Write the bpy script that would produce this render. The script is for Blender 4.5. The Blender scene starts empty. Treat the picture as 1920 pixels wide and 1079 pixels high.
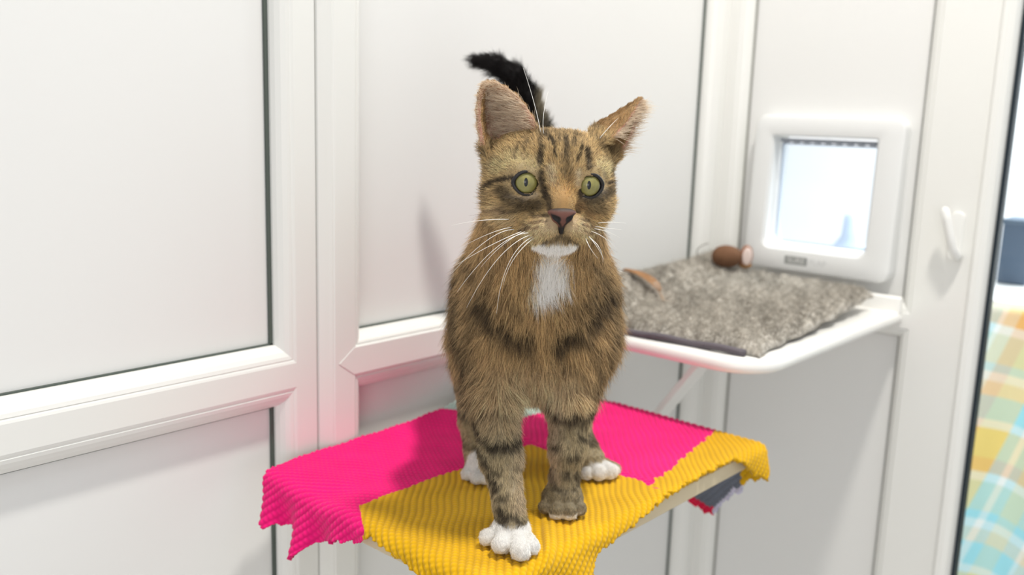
import bpy, math, random
import numpy as np
from mathutils import Vector, Matrix

S = bpy.context.scene
C = S.collection
rng = np.random.default_rng(7)
random.seed(7)

# ------------------------------------------------------------------ camera
YAW, PITCH, ROLL, FPX = math.radians(41.4134), math.radians(10.5272), math.radians(1.8224), 1722.6
CAM = np.array([-1.369, -0.775, 1.35])            # world origin: foot of the corner where the two walls meet


def cam_axes():
    f0 = np.array([math.cos(YAW), math.sin(YAW), 0.0]); r0 = np.array([math.sin(YAW), -math.cos(YAW), 0.0])
    u0 = np.array([0, 0, 1.0])
    f = f0 * math.cos(PITCH) - u0 * math.sin(PITCH); u = u0 * math.cos(PITCH) + f0 * math.sin(PITCH)
    r = r0 * math.cos(ROLL) + u * math.sin(ROLL); u2 = u * math.cos(ROLL) - r0 * math.sin(ROLL)
    return r, u2, f


_r, _u, _f = cam_axes()
cd = bpy.data.cameras.new('camera')
cam = bpy.data.objects.new('camera', cd); C.objects.link(cam)
m = Matrix(((_r[0], _u[0], -_f[0]), (_r[1], _u[1], -_f[1]), (_r[2], _u[2], -_f[2])))
cam.matrix_world = Matrix.Translation(Vector(CAM)) @ m.orthogonalized().to_4x4() if hasattr(m, 'orthogonalized') else Matrix.Translation(Vector(CAM)) @ m.to_4x4()
cd.sensor_fit = 'HORIZONTAL'; cd.sensor_width = 36.0; cd.lens = FPX * 36.0 / 1920.0
cd.clip_start = 0.02
cd.dof.use_dof = True; cd.dof.focus_distance = 0.715; cd.dof.aperture_fstop = 5.0
S.camera = cam

# ------------------------------------------------------------------ world, lamp, exposure
W = bpy.data.worlds.new('world'); S.world = W; W.use_nodes = True
bg = W.node_tree.nodes['Background']
bg.inputs[0].default_value = (0.955, 0.97, 1.0, 1); bg.inputs[1].default_value = 0.64
ld = bpy.data.lights.new('ceiling_lamp_light', 'AREA'); ld.shape = 'DISK'; ld.size = 0.17; ld.energy = 39.0
ld.color = (1.0, 0.96, 0.89)
lo = bpy.data.objects.new('ceiling_lamp_light', ld); C.objects.link(lo)
lo.location = (-0.62, -0.74, 3.10)
wd = bpy.data.lights.new('left_fill_light', 'AREA'); wd.shape = 'RECTANGLE'; wd.size = 1.3; wd.size_y = 1.1; wd.energy = 16.0  # added soft fill from the left for right wall and cat, no window here
wd.color = (1.0, 0.985, 0.96)
wo = bpy.data.objects.new('left_fill_light', wd); C.objects.link(wo); wo.location = (-3.1, -1.9, 1.5)
wo.rotation_euler = (math.radians(86), 0, math.radians(-66))
l2d = bpy.data.lights.new('next_room_fill_light', 'AREA'); l2d.shape = 'RECTANGLE'; l2d.size = 1.2; l2d.size_y = 1.2; l2d.energy = 100.0  # added light, brightens what shows through the flap and the glass
l2d.color = (0.95, 0.98, 1.0)
l2 = bpy.data.objects.new('next_room_fill_light', l2d); C.objects.link(l2); l2.location = (1.35, -0.6, 2.55)
S.view_settings.view_transform = 'Standard'; S.view_settings.look = 'None'
S.view_settings.exposure = 0.0; S.view_settings.gamma = 1.0; S.view_settings.use_curve_mapping = False


# ------------------------------------------------------------------ helpers
def s2l(r, g, b):
    c = np.array([r, g, b], float) / 255.0
    return np.where(c <= 0.04045, c / 12.92, ((c + 0.055) / 1.055) ** 2.4)


def mat(name, col, rough=0.5, spec=0.5, noise=None, bump=None, sheen=0.0, metallic=0.0):
    M = bpy.data.materials.new(name); M.use_nodes = True
    nt = M.node_tree; b = nt.nodes['Principled BSDF']
    b.inputs['Base Color'].default_value = (*col, 1); b.inputs['Roughness'].default_value = rough
    b.inputs['Specular IOR Level'].default_value = spec; b.inputs['Metallic'].default_value = metallic
    if sheen:
        b.inputs['Sheen Weight'].default_value = sheen
    tc = nt.nodes.new('ShaderNodeTexCoord')
    if noise:
        sc, amt = noise
        n = nt.nodes.new('ShaderNodeTexNoise'); n.inputs['Scale'].default_value = sc; n.inputs['Detail'].default_value = 4
        nt.links.new(tc.outputs['Object'], n.inputs['Vector'])
        mx = nt.nodes.new('ShaderNodeMix'); mx.data_type = 'RGBA'
        mx.inputs['A'].default_value = (*[c * (1 - amt) for c in col], 1)
        mx.inputs['B'].default_value = (*[min(1, c * (1 + amt)) for c in col], 1)
        nt.links.new(n.outputs['Fac'], mx.inputs['Factor']); nt.links.new(mx.outputs['Result'], b.inputs['Base Color'])
    if bump:
        sc, st, dist = bump
        n = nt.nodes.new('ShaderNodeTexNoise'); n.inputs['Scale'].default_value = sc; n.inputs['Detail'].default_value = 3
        nt.links.new(tc.outputs['Object'], n.inputs['Vector'])
        bp = nt.nodes.new('ShaderNodeBump'); bp.inputs['Strength'].default_value = st; bp.inputs['Distance'].default_value = dist
        nt.links.new(n.outputs['Fac'], bp.inputs['Height']); nt.links.new(bp.outputs['Normal'], b.inputs['Normal'])
    return M


def attr_mat(name, attr, rough=0.7, spec=0.3, sheen=0.0, translucent=0.0, bump=None):
    M = bpy.data.materials.new(name); M.use_nodes = True
    nt = M.node_tree; b = nt.nodes['Principled BSDF']
    a = nt.nodes.new('ShaderNodeAttribute'); a.attribute_name = attr
    nt.links.new(a.outputs['Color'], b.inputs['Base Color'])
    b.inputs['Roughness'].default_value = rough; b.inputs['Specular IOR Level'].default_value = spec
    if sheen:
        b.inputs['Sheen Weight'].default_value = sheen
        b.inputs['Sheen Roughness'].default_value = 0.5
    if bump:
        tc = nt.nodes.new('ShaderNodeTexCoord')
        n = nt.nodes.new('ShaderNodeTexNoise'); n.inputs['Scale'].default_value = bump[0]; n.inputs['Detail'].default_value = 3
        nt.links.new(tc.outputs['Object'], n.inputs['Vector'])
        bp = nt.nodes.new('ShaderNodeBump'); bp.inputs['Strength'].default_value = bump[1]; bp.inputs['Distance'].default_value = bump[2]
        nt.links.new(n.outputs['Fac'], bp.inputs['Height']); nt.links.new(bp.outputs['Normal'], b.inputs['Normal'])
    if translucent:
        tr = nt.nodes.new('ShaderNodeBsdfTranslucent'); nt.links.new(a.outputs['Color'], tr.inputs['Color'])
        mx = nt.nodes.new('ShaderNodeMixShader'); mx.inputs[0].default_value = translucent
        out = nt.nodes['Material Output']
        nt.links.new(b.outputs[0], mx.inputs[1]); nt.links.new(tr.outputs[0], mx.inputs[2]); nt.links.new(mx.outputs[0], out.inputs[0])
    return M


def tag(o, label=None, cat=None, group=None, kind=None):
    if label: o['label'] = label
    if cat: o['category'] = cat
    if group: o['group'] = group
    if kind: o['kind'] = kind
    return o


def empty(name, loc=(0, 0, 0)):
    o = bpy.data.objects.new(name, None); C.objects.link(o); o.location = loc; o.empty_display_size = 0.05
    return o


class MB:
    """collects vertices and faces in world coordinates"""
    def __init__(s): s.v = []; s.f = []

    def add(s, vs, fs):
        n = len(s.v); s.v += [tuple(map(float, v)) for v in vs]; s.f += [tuple(i + n for i in f) for f in fs]
        return s

    def box(s, x0, x1, y0, y1, z0, z1):
        x0, x1 = sorted((x0, x1)); y0, y1 = sorted((y0, y1)); z0, z1 = sorted((z0, z1))
        v = [(x0, y0, z0), (x1, y0, z0), (x1, y1, z0), (x0, y1, z0), (x0, y0, z1), (x1, y0, z1), (x1, y1, z1), (x0, y1, z1)]
        return s.add(v, [(3, 2, 1, 0), (4, 5, 6, 7), (0, 1, 5, 4), (1, 2, 6, 5), (2, 3, 7, 6), (3, 0, 4, 7)])

    def tube(s, pts, rad, n=8, caps=True):
        pts = [np.array(p, float) for p in pts]
        rad = rad if hasattr(rad, '__len__') else [rad] * len(pts)
        rings = []; up = None
        for i, p in enumerate(pts):
            t = pts[min(i + 1, len(pts) - 1)] - pts[max(i - 1, 0)]; t /= (np.linalg.norm(t) + 1e-12)
            if up is None:
                a = np.array([0, 0, 1.0]) if abs(t[2]) < 0.9 else np.array([1.0, 0, 0])
                up = np.cross(t, a)
            up = up - t * (up @ t); up /= np.linalg.norm(up); w = np.cross(t, up)
            rings.append([p + rad[i] * (math.cos(2 * math.pi * k / n) * up + math.sin(2 * math.pi * k / n) * w) for k in range(n)])
        vs = [v for r in rings for v in r]; fs = []
        for i in range(len(pts) - 1):
            for k in range(n):
                fs.append((i * n + k, i * n + (k + 1) % n, (i + 1) * n + (k + 1) % n, (i + 1) * n + k))
        if caps:
            fs.append(tuple(range(n))[::-1]); fs.append(tuple((len(pts) - 1) * n + k for k in range(n)))
        return s.add(vs, fs)

    def build(s, name, M, parent=None, smooth=False, bevel=0.0, seg=2):
        me = bpy.data.meshes.new(name); v = s.v
        if parent is not None:
            off = Vector(parent_world(parent)); v = [(a[0] - off[0], a[1] - off[1], a[2] - off[2]) for a in v]
        me.from_pydata(v, [], s.f); me.update()
        me.materials.append(M)
        if smooth:
            me.polygons.foreach_set('use_smooth', [True] * len(me.polygons))
        o = bpy.data.objects.new(name, me); C.objects.link(o)
        if parent is not None: o.parent = parent
        if bevel:
            b = o.modifiers.new('bevel', 'BEVEL'); b.width = bevel; b.segments = seg; b.limit_method = 'ANGLE'
            b.angle_limit = math.radians(40); b.harden_normals = False
            me.polygons.foreach_set('use_smooth', [True] * len(me.polygons))
            w = o.modifiers.new('wn', 'WEIGHTED_NORMAL'); w.keep_sharp = True
        return o


def parent_world(p):
    v = Vector((0, 0, 0))
    while p is not None:
        v += p.location; p = p.parent
    return v


def grid_faces(nu, nv, wrap_u=False):
    fs = []
    for i in range(nu - (0 if wrap_u else 1)):
        for j in range(nv - 1):
            fs.append((i * nv + j, ((i + 1) % nu) * nv + j, ((i + 1) % nu) * nv + j + 1, i * nv + j + 1))
    return fs


def rounded_rect(x0, x1, y0, y1, r, n=8):
    rs = r if hasattr(r, '__len__') else (r,) * 4      # corners: (x1,y1) (x0,y1) (x0,y0) (x1,y0)
    out = []
    for (cx, cy, a0, q) in ((x1, y1, 0, rs[0]), (x0, y1, 90, rs[1]), (x0, y0, 180, rs[2]), (x1, y0, 270, rs[3])):
        sx = -1 if cx == x1 else 1; sy = -1 if cy == y1 else 1
        for k in range(n + 1):
            a = math.radians(a0 + 90 * k / n)
            out.append((cx + sx * q + q * math.cos(a), cy + sy * q + q * math.sin(a)))
    return out


def ring_solid(mb, loops, close_first=True, close_last=True):
    """loops: lists of equal-length 3D rings stacked into a skin"""
    n = len(loops[0]); vs = [p for L in loops for p in L]; fs = []
    for i in range(len(loops) - 1):
        for k in range(n):
            fs.append((i * n + k, i * n + (k + 1) % n, (i + 1) * n + (k + 1) % n, (i + 1) * n + k))
    if close_first: fs.append(tuple(range(n))[::-1])
    if close_last: fs.append(tuple((len(loops) - 1) * n + k for k in range(n)))
    return mb.add(vs, fs)


def rel(x, y, z):                                   # metres measured from the camera's standing point
    return (x + CAM[0], y + CAM[1], z + CAM[2])


_nk = rng.normal(size=(24, 3)); _nk /= np.linalg.norm(_nk, axis=1)[:, None]; _np = rng.uniform(0, 6.283, 24)
_nf = rng.uniform(0.6, 1.7, 24)


def noise3(p, freq, seed=0):
    """smooth pseudo noise in about -1..1, p (n,3) metres, freq cycles per metre"""
    out = np.zeros(len(p))
    idx = [(seed * 5 + i) % 24 for i in range(7)]
    for i in idx:
        out += np.sin((p @ _nk[i]) * freq * 6.283 * _nf[i] + _np[i] + seed * 1.7)
    return out / 3.2


# ------------------------------------------------------------------ materials of the room
PVC = mat('white_pvc', s2l(232, 232, 228), 0.28, 0.5, noise=(3.0, 0.01))
PANEL = mat('white_panel', s2l(229, 229, 227), 0.38, 0.4, noise=(2.0, 0.012), bump=(60, 0.03, 0.002))
GASKET = mat('dark_gasket', s2l(84, 92, 86), 0.6, 0.3)
BLACKG = mat('black_gasket', s2l(34, 44, 52), 0.5, 0.3)
FLOOR = mat('floor_vinyl', s2l(205, 202, 196), 0.4, 0.4, noise=(6, 0.05))
WHITE = mat('white_plastic', s2l(236, 236, 233), 0.35, 0.5)
WHITE2 = mat('white_moulded_shelf', s2l(243, 242, 238), 0.3, 0.5)

# ------------------------------------------------------------------ the two walls
# wall_left = plane y=0 (runs along x), wall_right = plane x=0 (runs along y)
ZB = 1.117; ZL = 1.053                              # bottom of upper panels, top of lower panels
mb = MB(); mb.box(-2.0, 0.03, 0.0, 0.03, 0.0, 2.6)
wl = tag(mb.build('wall_left', PANEL), 'white flat panel wall behind the cat', kind='structure')
# right wall: recessed panel with a hole for the flap, built around the opening
FY0, FY1, FZ0, FZ1 = 0.499 - 0.775, 0.658 - 0.775, 1.35 - 0.186, 1.35 - 0.016
mb = MB()
for (y0, y1, z0, z1) in ((FY1, 0.03, 0, 2.6), (-0.345, FY0, 0, 2.6), (FY0, FY1, 0, FZ0), (FY0, FY1, FZ1, 2.6)):
    mb.box(0.0, 0.03, y0, y1, z0, z1)
tag(mb.build('wall_right', PANEL), kind='structure')
mb = MB(); mb.box(-2.6, 3.4, -3.0, 1.6, -0.05, 0.0)
tag(mb.build('floor', FLOOR), kind='structure')

BEAD = [(0.0, 0.0), (0.0, 0.006), (0.002, 0.0105), (0.0055, 0.0150), (0.0095, 0.0178), (0.0125, 0.0188), (0.0132, 0.0182), (0.0145, 0.0192), (0.0165, 0.0200)]


def bead_ring(mb, a0, a1, z0, z1, plane, depth=0.020, width=0.0165, wb=None, wt=None):
    """glazing bead swept round an opening, with mitred corners; plane 'L' -> wall_left, 'R' -> wall_right"""
    loops = []
    for d, h in BEAD:
        k_ = d / 0.0165; d = k_ * width; h = h * depth / 0.020; db = k_ * (wb or width); dt = k_ * (wt or width)
        q = [(a0 - d, z0 - db), (a1 + d, z0 - db), (a1 + d, z1 + dt), (a0 - d, z1 + dt)]
        loops.append([(x, -h, z) if plane == 'L' else (-h, x, z) for x, z in q])
    vs = []; fs = []
    for k in range(4):                              # separate strips keep the mitres crisp
        for L in loops:
            vs += [L[k], L[(k + 1) % 4]]
        base = k * 2 * len(loops)
        for i in range(len(loops) - 1):
            fs.append((base + 2 * i, base + 2 * i + 1, base + 2 * i + 3, base + 2 * i + 2))
    mb.add(vs, fs)


def gasket_ring(name, a0, a1, z0, z1, plane, parent, w=0.0035, M=GASKET):
    mb = MB(); h0, h1 = 0.0, 0.003
    for (p0, p1, q0, q1) in ((a0, a0 + w, z0, z1), (a1 - w, a1, z0, z1), (a0, a1, z0, z0 + w * 0.45), (a0, a1, z1 - w * 0.45, z1)):
        if plane == 'L': mb.box(p0, p1, -h1, -h0, q0, q1)
        else: mb.box(-h1, -h0, p0, p1, q0, q1)
    return mb.build(name, M, parent)


def frame_side(mb, plane, a0, a1, z0, z1, depth):
    if plane == 'L': mb.box(a0, a1, -depth, 0.0, z0, z1)
    else: mb.box(-depth, 0.0, a0, a1, z0, z1)


BW = 0.0165
# first framed bay, left of the photo
ax0, ax1 = -1.75, -0.8545
mb = MB()
bead_ring(mb, ax0, ax1, ZB, 2.3, 'L', wb=0.0185); bead_ring(mb, ax0, ax1, 0.16, ZL, 'L', wt=0.0205)
frame_side(mb, 'L', ax1 + BW, -0.8135, 0.0, 2.6, 0.020)
frame_side(mb, 'L', ax0 - 0.05, ax1 + BW, ZL + 0.0205, ZB - 0.0185, 0.020)
frame_side(mb, 'L', ax0 - 0.05, ax1 + BW, 0.0, 0.16 - BW, 0.020)
frame_side(mb, 'L', ax0 - 0.05, ax1 + BW, 2.3 + BW, 2.6, 0.020)
frame_side(mb, 'L', ax0 - 0.07, ax0 - BW, 0.0, 2.6, 0.020)
t1 = tag(mb.build('trim_1', PVC), 'white plastic frame with rail around left panels', kind='structure')
gasket_ring('gasket', ax0, ax1, ZB, 2.3, 'L', t1); gasket_ring('gasket', ax0, ax1, 0.16, ZL, 'L', t1)

# second framed bay, prouder, with a rounded shoulder where it meets the first
bx0, bx1 = -0.753, -0.055
D2 = 0.027
mb = MB()
bead_ring(mb, bx0, bx1, ZB, 2.3, 'L', D2, wb=0.0125); bead_ring(mb, bx0, bx1, 0.16, ZL, 'L', D2, wt=0.0225)
prof = [(-0.8115, 0.0), (-0.8115, 0.0185), (-0.8105, 0.0205), (-0.806, 0.0225), (-0.801, 0.0245), (-0.7975, 0.0262), (-0.7965, 0.0258), (-0.795, D2), (bx0 - BW, D2)]
vs = []
for x, h in prof: vs += [(x, -h, 0.0), (x, -h, 2.6)]
mb.add(vs, [(2 * i, 2 * i + 2, 2 * i + 3, 2 * i + 1) for i in range(len(prof) - 1)])
frame_side(mb, 'L', bx0 - BW, bx1 + BW, ZL + 0.0225, ZB - 0.0125, D2)
frame_side(mb, 'L', bx0 - BW, bx1 + BW, 0.0, 0.16 - BW, D2)
frame_side(mb, 'L', bx0 - BW, bx1 + BW, 2.3 + BW, 2.6, D2)
frame_side(mb, 'L', bx1 + BW, -0.020, 0.0, 2.6, D2)
zc = (ZB - 0.0125 + ZL + 0.0225) / 2; hh = (ZB - 0.0125 - ZL - 0.0225) / 2           # arrow-shaped rail end let into the post
e = 0.0006
mb.add([(bx0 - BW - 0.001, -D2 - e, zc - hh), (bx0 - BW - hh - 0.006, -D2 - e, zc), (bx0 - BW - 0.001, -D2 - e, zc + hh), (bx1, -D2 - e, zc + hh), (bx1, -D2 - e, zc - hh),
        (bx0 - BW - 0.001, -D2, zc - hh), (bx0 - BW - hh - 0.006, -D2, zc), (bx0 - BW - 0.001, -D2, zc + hh), (bx1, -D2, zc + hh), (bx1, -D2, zc - hh)],
       [(0, 1, 2, 3, 4), (0, 5, 6, 1), (1, 6, 7, 2), (2, 7, 8, 3), (4, 9, 5, 0)])
t2 = tag(mb.build('trim_2', PVC), 'white plastic frame around the panels behind the cat', kind='structure')
gasket_ring('gasket', bx0, bx1, ZB, 2.3, 'L', t2); gasket_ring('gasket', bx0, bx1, 0.16, ZL, 'L', t2)

# frame of the right wall
cy0, cy1 = -0.333, -0.061
mb = MB()
bead_ring(mb, cy0, cy1, ZB - 0.012, 2.3, 'R', 0.020); bead_ring(mb, cy0, cy1, 0.16, ZL - 0.002, 'R', 0.020)
frame_side(mb, 'R', cy1 + BW, 0.0, 0.0, 2.6, 0.020)
frame_side(mb, 'R', cy0 - BW, cy1 + BW, ZL - 0.002 + BW, ZB - 0.012 - BW, 0.020)
frame_side(mb, 'R', cy0 - BW, cy1 + BW, 0.0, 0.16 - BW, 0.020)
frame_side(mb, 'R', cy0 - BW, cy1 + BW, 2.3 + BW, 2.6, 0.020)
t3 = tag(mb.build('trim_3', PVC), kind='structure')
GK2 = mat('pale_gasket', s2l(150, 150, 144), 0.6, 0.3)
gasket_ring('gasket', cy0, cy1, ZB - 0.012, 2.3, 'R', t3, w=0.0025, M=GK2); gasket_ring('gasket', cy0, cy1, 0.16, ZL - 0.002, 'R', t3, w=0.0025, M=GK2)

# glazed door at the right: its stile, bead, gasket and pane
mb = MB()
frame_side(mb, 'R', -0.4215, cy0 - BW, 0.0, 2.6, 0.020)
gprof = [(-0.4215, 0.020), (-0.4225, 0.0235), (-0.4250, 0.0245), (-0.431, 0.0235), (-0.4375, 0.019), (-0.4405, 0.012), (-0.4415, 0.0)]
vs = []
for y, h in gprof: vs += [(-h, y, 0.0), (-h, y, 2.6)]
mb.add(vs, [(2 * i + 1, 2 * i + 3, 2 * i + 2, 2 * i) for i in range(len(gprof) - 1)])
mb.box(0.0, 0.03, -0.4415, -0.345, 0.0, 2.6)
mb.box(-0.02, 0.03, -1.42, -1.36, 0.0, 2.6)
d1 = tag(mb.build('door_1', PVC), 'white plastic glazed door at the right edge', kind='structure')
mb = MB(); mb.box(-0.004, 0.012, -0.4465, -0.4415, 0.0, 2.6); mb.build('gasket', BLACKG, d1)
GL = bpy.data.materials.new('clear_glass'); GL.use_nodes = True
nt = GL.node_tree; nt.nodes.remove(nt.nodes['Principled BSDF'])
tr = nt.nodes.new('ShaderNodeBsdfTransparent'); tr.inputs[0].default_value = (0.95, 0.98, 0.99, 1)
gs = nt.nodes.new('ShaderNodeBsdfGlossy'); gs.inputs['Roughness'].default_value = 0.02
fr = nt.nodes.new('ShaderNodeFresnel'); fr.inputs[0].default_value = 1.35
mx = nt.nodes.new('ShaderNodeMixShader'); nt.links.new(fr.outputs[0], mx.inputs[0])
nt.links.new(tr.outputs[0], mx.inputs[1]); nt.links.new(gs.outputs[0], mx.inputs[2]); nt.links.new(mx.outputs[0], nt.nodes['Material Output'].inputs[0])
mb = MB(); mb.box(0.004, 0.008, -1.36, -0.4455, 0.02, 2.58); mb.build('glass_pane', GL, d1)

# ------------------------------------------------------------------ cat flap
FR = mat('flap_frame_plastic', s2l(226, 227, 226), 0.4, 0.5)
root = tag(empty('cat_flap', (0.0, -0.2, 1.25)), 'square white plastic cat flap set in the right wall above the shelf', 'cat flap')
oy0, oy1, oz0, oz1 = 0.459 - 0.775, 0.690 - 0.775, 1.35 - 0.222, 1.35 + 0.016


def R3(pts, h): return [(-h, y, z) for y, z in pts]


def hf(z): return 0.020 + 0.010 * max(0, min(1, (oz1 - z) / (oz1 - oz0)))   # deeper towards the bottom


mb = MB()
outer = rounded_rect(oy0, oy1, oz0, oz1, 0.018); inner = rounded_rect(FY0 - 0.004, FY1 + 0.004, FZ0 - 0.004, FZ1 + 0.002, (0.004, 0.004, 0.016, 0.016))
out_in = rounded_rect(oy0 + 0.006, oy1 - 0.006, oz0 + 0.006, oz1 - 0.006, 0.014)
in2 = rounded_rect(FY0, FY1, FZ0, FZ1, (0.003, 0.003, 0.014, 0.014))
hole2 = rounded_rect(FY0 + 0.001, FY1 - 0.001, FZ0 + 0.001, FZ1 - 0.001, (0.003, 0.003, 0.013, 0.013))
loops = [R3(outer, 0.0), [(-(hf(z) - 0.005), y, z) for y, z in outer], [(-(hf(z) - 0.0015), y, z) for y, z in rounded_rect(oy0 + 0.002, oy1 - 0.002, oz0 + 0.002, oz1 - 0.002, 0.017)],
         [(-hf(z), y, z) for y, z in out_in], [(-hf(z), y, z) for y, z in rounded_rect(FY0 - 0.010, FY1 + 0.010, FZ0 - 0.010, FZ1 + 0.006, (0.006, 0.006, 0.022, 0.022))],
         [(-hf(z) + 0.001, y, z) for y, z in inner], [(-hf(z) + 0.006, y, z) for y, z in in2], R3(hole2, -0.03)]
ring_solid(mb, loops, False, False)
mb.build('frame', FR, root, smooth=True).modifiers.new('es', 'EDGE_SPLIT').split_angle = math.radians(35)
FLP = bpy.data.materials.new('clear_flap'); FLP.use_nodes = True
nt = FLP.node_tree; pb = nt.nodes['Principled BSDF']
tr = nt.nodes.new('ShaderNodeBsdfTransparent'); tr.inputs[0].default_value = (0.93, 0.97, 1, 1)
mx = nt.nodes.new('ShaderNodeMixShader'); mx.inputs[0].default_value = 0.10
pb.inputs['Base Color'].default_value = (0.85, 0.9, 1, 1); pb.inputs['Roughness'].default_value = 0.15
nt.links.new(tr.outputs[0], mx.inputs[1]); nt.links.new(pb.outputs[0], mx.inputs[2]); nt.links.new(mx.outputs[0], nt.nodes['Material Output'].inputs[0])
mb = MB(); q = rounded_rect(FY0 + 0.004, FY1 - 0.004, FZ0 + 0.005, FZ1 - 0.010, (0.002, 0.002, 0.012, 0.012))
ring_solid(mb, [[(0.004, y, z) for y, z in q], [(0.007, y, z) for y, z in q]])
door = mb.build('flap_door', FLP, root)
tag(door, 'clear see-through swinging flap')
EDG = mat('flap_edge_grey', s2l(176, 188, 204), 0.35, 0.5)
mb = MB(); q0 = q; q1 = rounded_rect(FY0 + 0.0065, FY1 - 0.0065, FZ0 + 0.0075, FZ1 - 0.0125, (0.002, 0.002, 0.010, 0.010))
ring_solid(mb, [[(0.0035, y, z) for y, z in q0], [(0.0035, y, z) for y, z in q1], [(0.0075, y, z) for y, z in q1], [(0.0075, y, z) for y, z in q0], [(0.0035, y, z) for y, z in q0]], False, False)
mb.build('flap_rim', EDG, door)
mb = MB(); mb.tube([(0.0, FY0 + 0.003, FZ1 - 0.006), (0.0, FY1 - 0.003, FZ1 - 0.006)], 0.003, 10)
for k in range(9):
    y = FY0 + 0.012 + k * (FY1 - FY0 - 0.024) / 8; mb.box(-0.004, 0.004, y - 0.0035, y + 0.0035, FZ1 - 0.011, FZ1 - 0.004)
mb.build('hinge', mat('hinge_grey', s2l(150, 156, 166), 0.4, 0.5), door)
LBL = mat('label_grey', s2l(150, 152, 150), 0.5, 0.4); LBT = mat('label_text_pale', s2l(214, 214, 211), 0.5, 0.4)
lz = 1.35 - 0.2045; hx = hf(lz)
mb = MB(); ring_solid(mb, [[(-hx - d, y, z) for y, z in rounded_rect(0.5825 - 0.775, 0.619 - 0.775, lz - 0.0065, lz + 0.0065, 0.0015, 3)] for d in (-0.001, 0.0004)])
badge = mb.build('badge', LBL, root)


def text_on_right_wall(body, y, z, x, size, M, parent, name):
    cu = bpy.data.curves.new(name, 'FONT'); cu.body = body; cu.size = size; cu.extrude = 0.0001
    cu.align_x = 'CENTER'; cu.align_y = 'CENTER'; cu.materials.append(M)
    o = bpy.data.objects.new(name, cu); C.objects.link(o)
    bpy.context.view_layer.update()
    me = bpy.data.meshes.new_from_object(o.evaluated_get(bpy.context.evaluated_depsgraph_get()))
    bpy.data.objects.remove(o); bpy.data.curves.remove(cu)
    o = bpy.data.objects.new(name, me); C.objects.link(o)
    # text x axis -> -y, text y axis -> z, facing -x
    mw = Matrix(((0, 0, -1), (-1, 0, 0), (0, 1, 0))).to_4x4()
    o.rotation_euler = mw.to_euler(); o.parent = parent
    o.location = Vector((x, y, z)) - parent_world(parent)
    return o


text_on_right_wall('SURE', 0.6005 - 0.775, lz, -hx - 0.0006, 0.0125, LBT, root, 'lettering')
text_on_right_wall('FLAP', 0.566 - 0.775, lz, -hx - 0.0002, 0.0125, mat('letter_silver', s2l(205, 206, 206), 0.4, 0.5), root, 'lettering')

# ------------------------------------------------------------------ high shelf under the flap
shelf = tag(empty('wall_shelf', rel(1.349, 0.6, -0.25)), 'white moulded shelf with rounded corners fixed in the corner under the flap', 'shelf')
sx0, sx1, sy0, sy1 = 0.906, 1.3485, 0.436, 0.747
mb = MB(); loops = []
for ins, z in ((0.030, -0.271), (0.006, -0.2760), (0.0015, -0.2735), (0.0, -0.2690), (0.001, -0.2640), (0.003, -0.2605), (0.008, -0.2580), (0.018, -0.2580), (0.026, -0.2590)):
    q = rounded_rect(sx0 + ins, sx1, sy0 + ins, sy1, (0.001, 0.055 - ins * 0.8, 0.060 - ins * 0.8, 0.001), 12)
    loops.append([rel(x, y, z) for x, y in q])
ring_solid(mb, loops)
mb.build('board', WHITE2, shelf, smooth=True).modifiers.new('es', 'EDGE_SPLIT').split_angle = math.radians(50)
mb = MB(); mb.box(*[v for pair in zip(rel(1.336, 0.437, -0.262), rel(1.3488, 0.747, -0.237)) for v in pair]); mb.build('back_rim', WHITE2, shelf, bevel=0.003)
mb = MB()
bx = 1.04; p0 = (0.5555, -0.274); p1 = (0.746, -0.543); dn = np.array([p1[0] - p0[0], p1[1] - p0[1]]); dn /= np.linalg.norm(dn); pn = np.array([-dn[1], dn[0]])
vs = []
for xx in (bx - 0.021, bx + 0.021):
    for (py_, pz_) in (p0, p1):
        for s_ in (-0.004, 0.004): vs.append(rel(xx, py_ + pn[0] * s_, pz_ + pn[1] * s_))
mb.add(vs, [(0, 1, 3, 2), (4, 6, 7, 5), (0, 4, 5, 1), (2, 3, 7, 6), (0, 2, 6, 4), (1, 5, 7, 3)])
mb.box(*[v for pair in zip(rel(bx - 0.013, 0.5, -0.280), rel(bx + 0.013, 0.74, -0.271)) for v in pair])
mb.box(*[v for pair in zip(rel(bx - 0.013, 0.741, -0.55), rel(bx + 0.013, 0.748, -0.262)) for v in pair])
mb.build('bracket', PVC, shelf, bevel=0.001)

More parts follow.
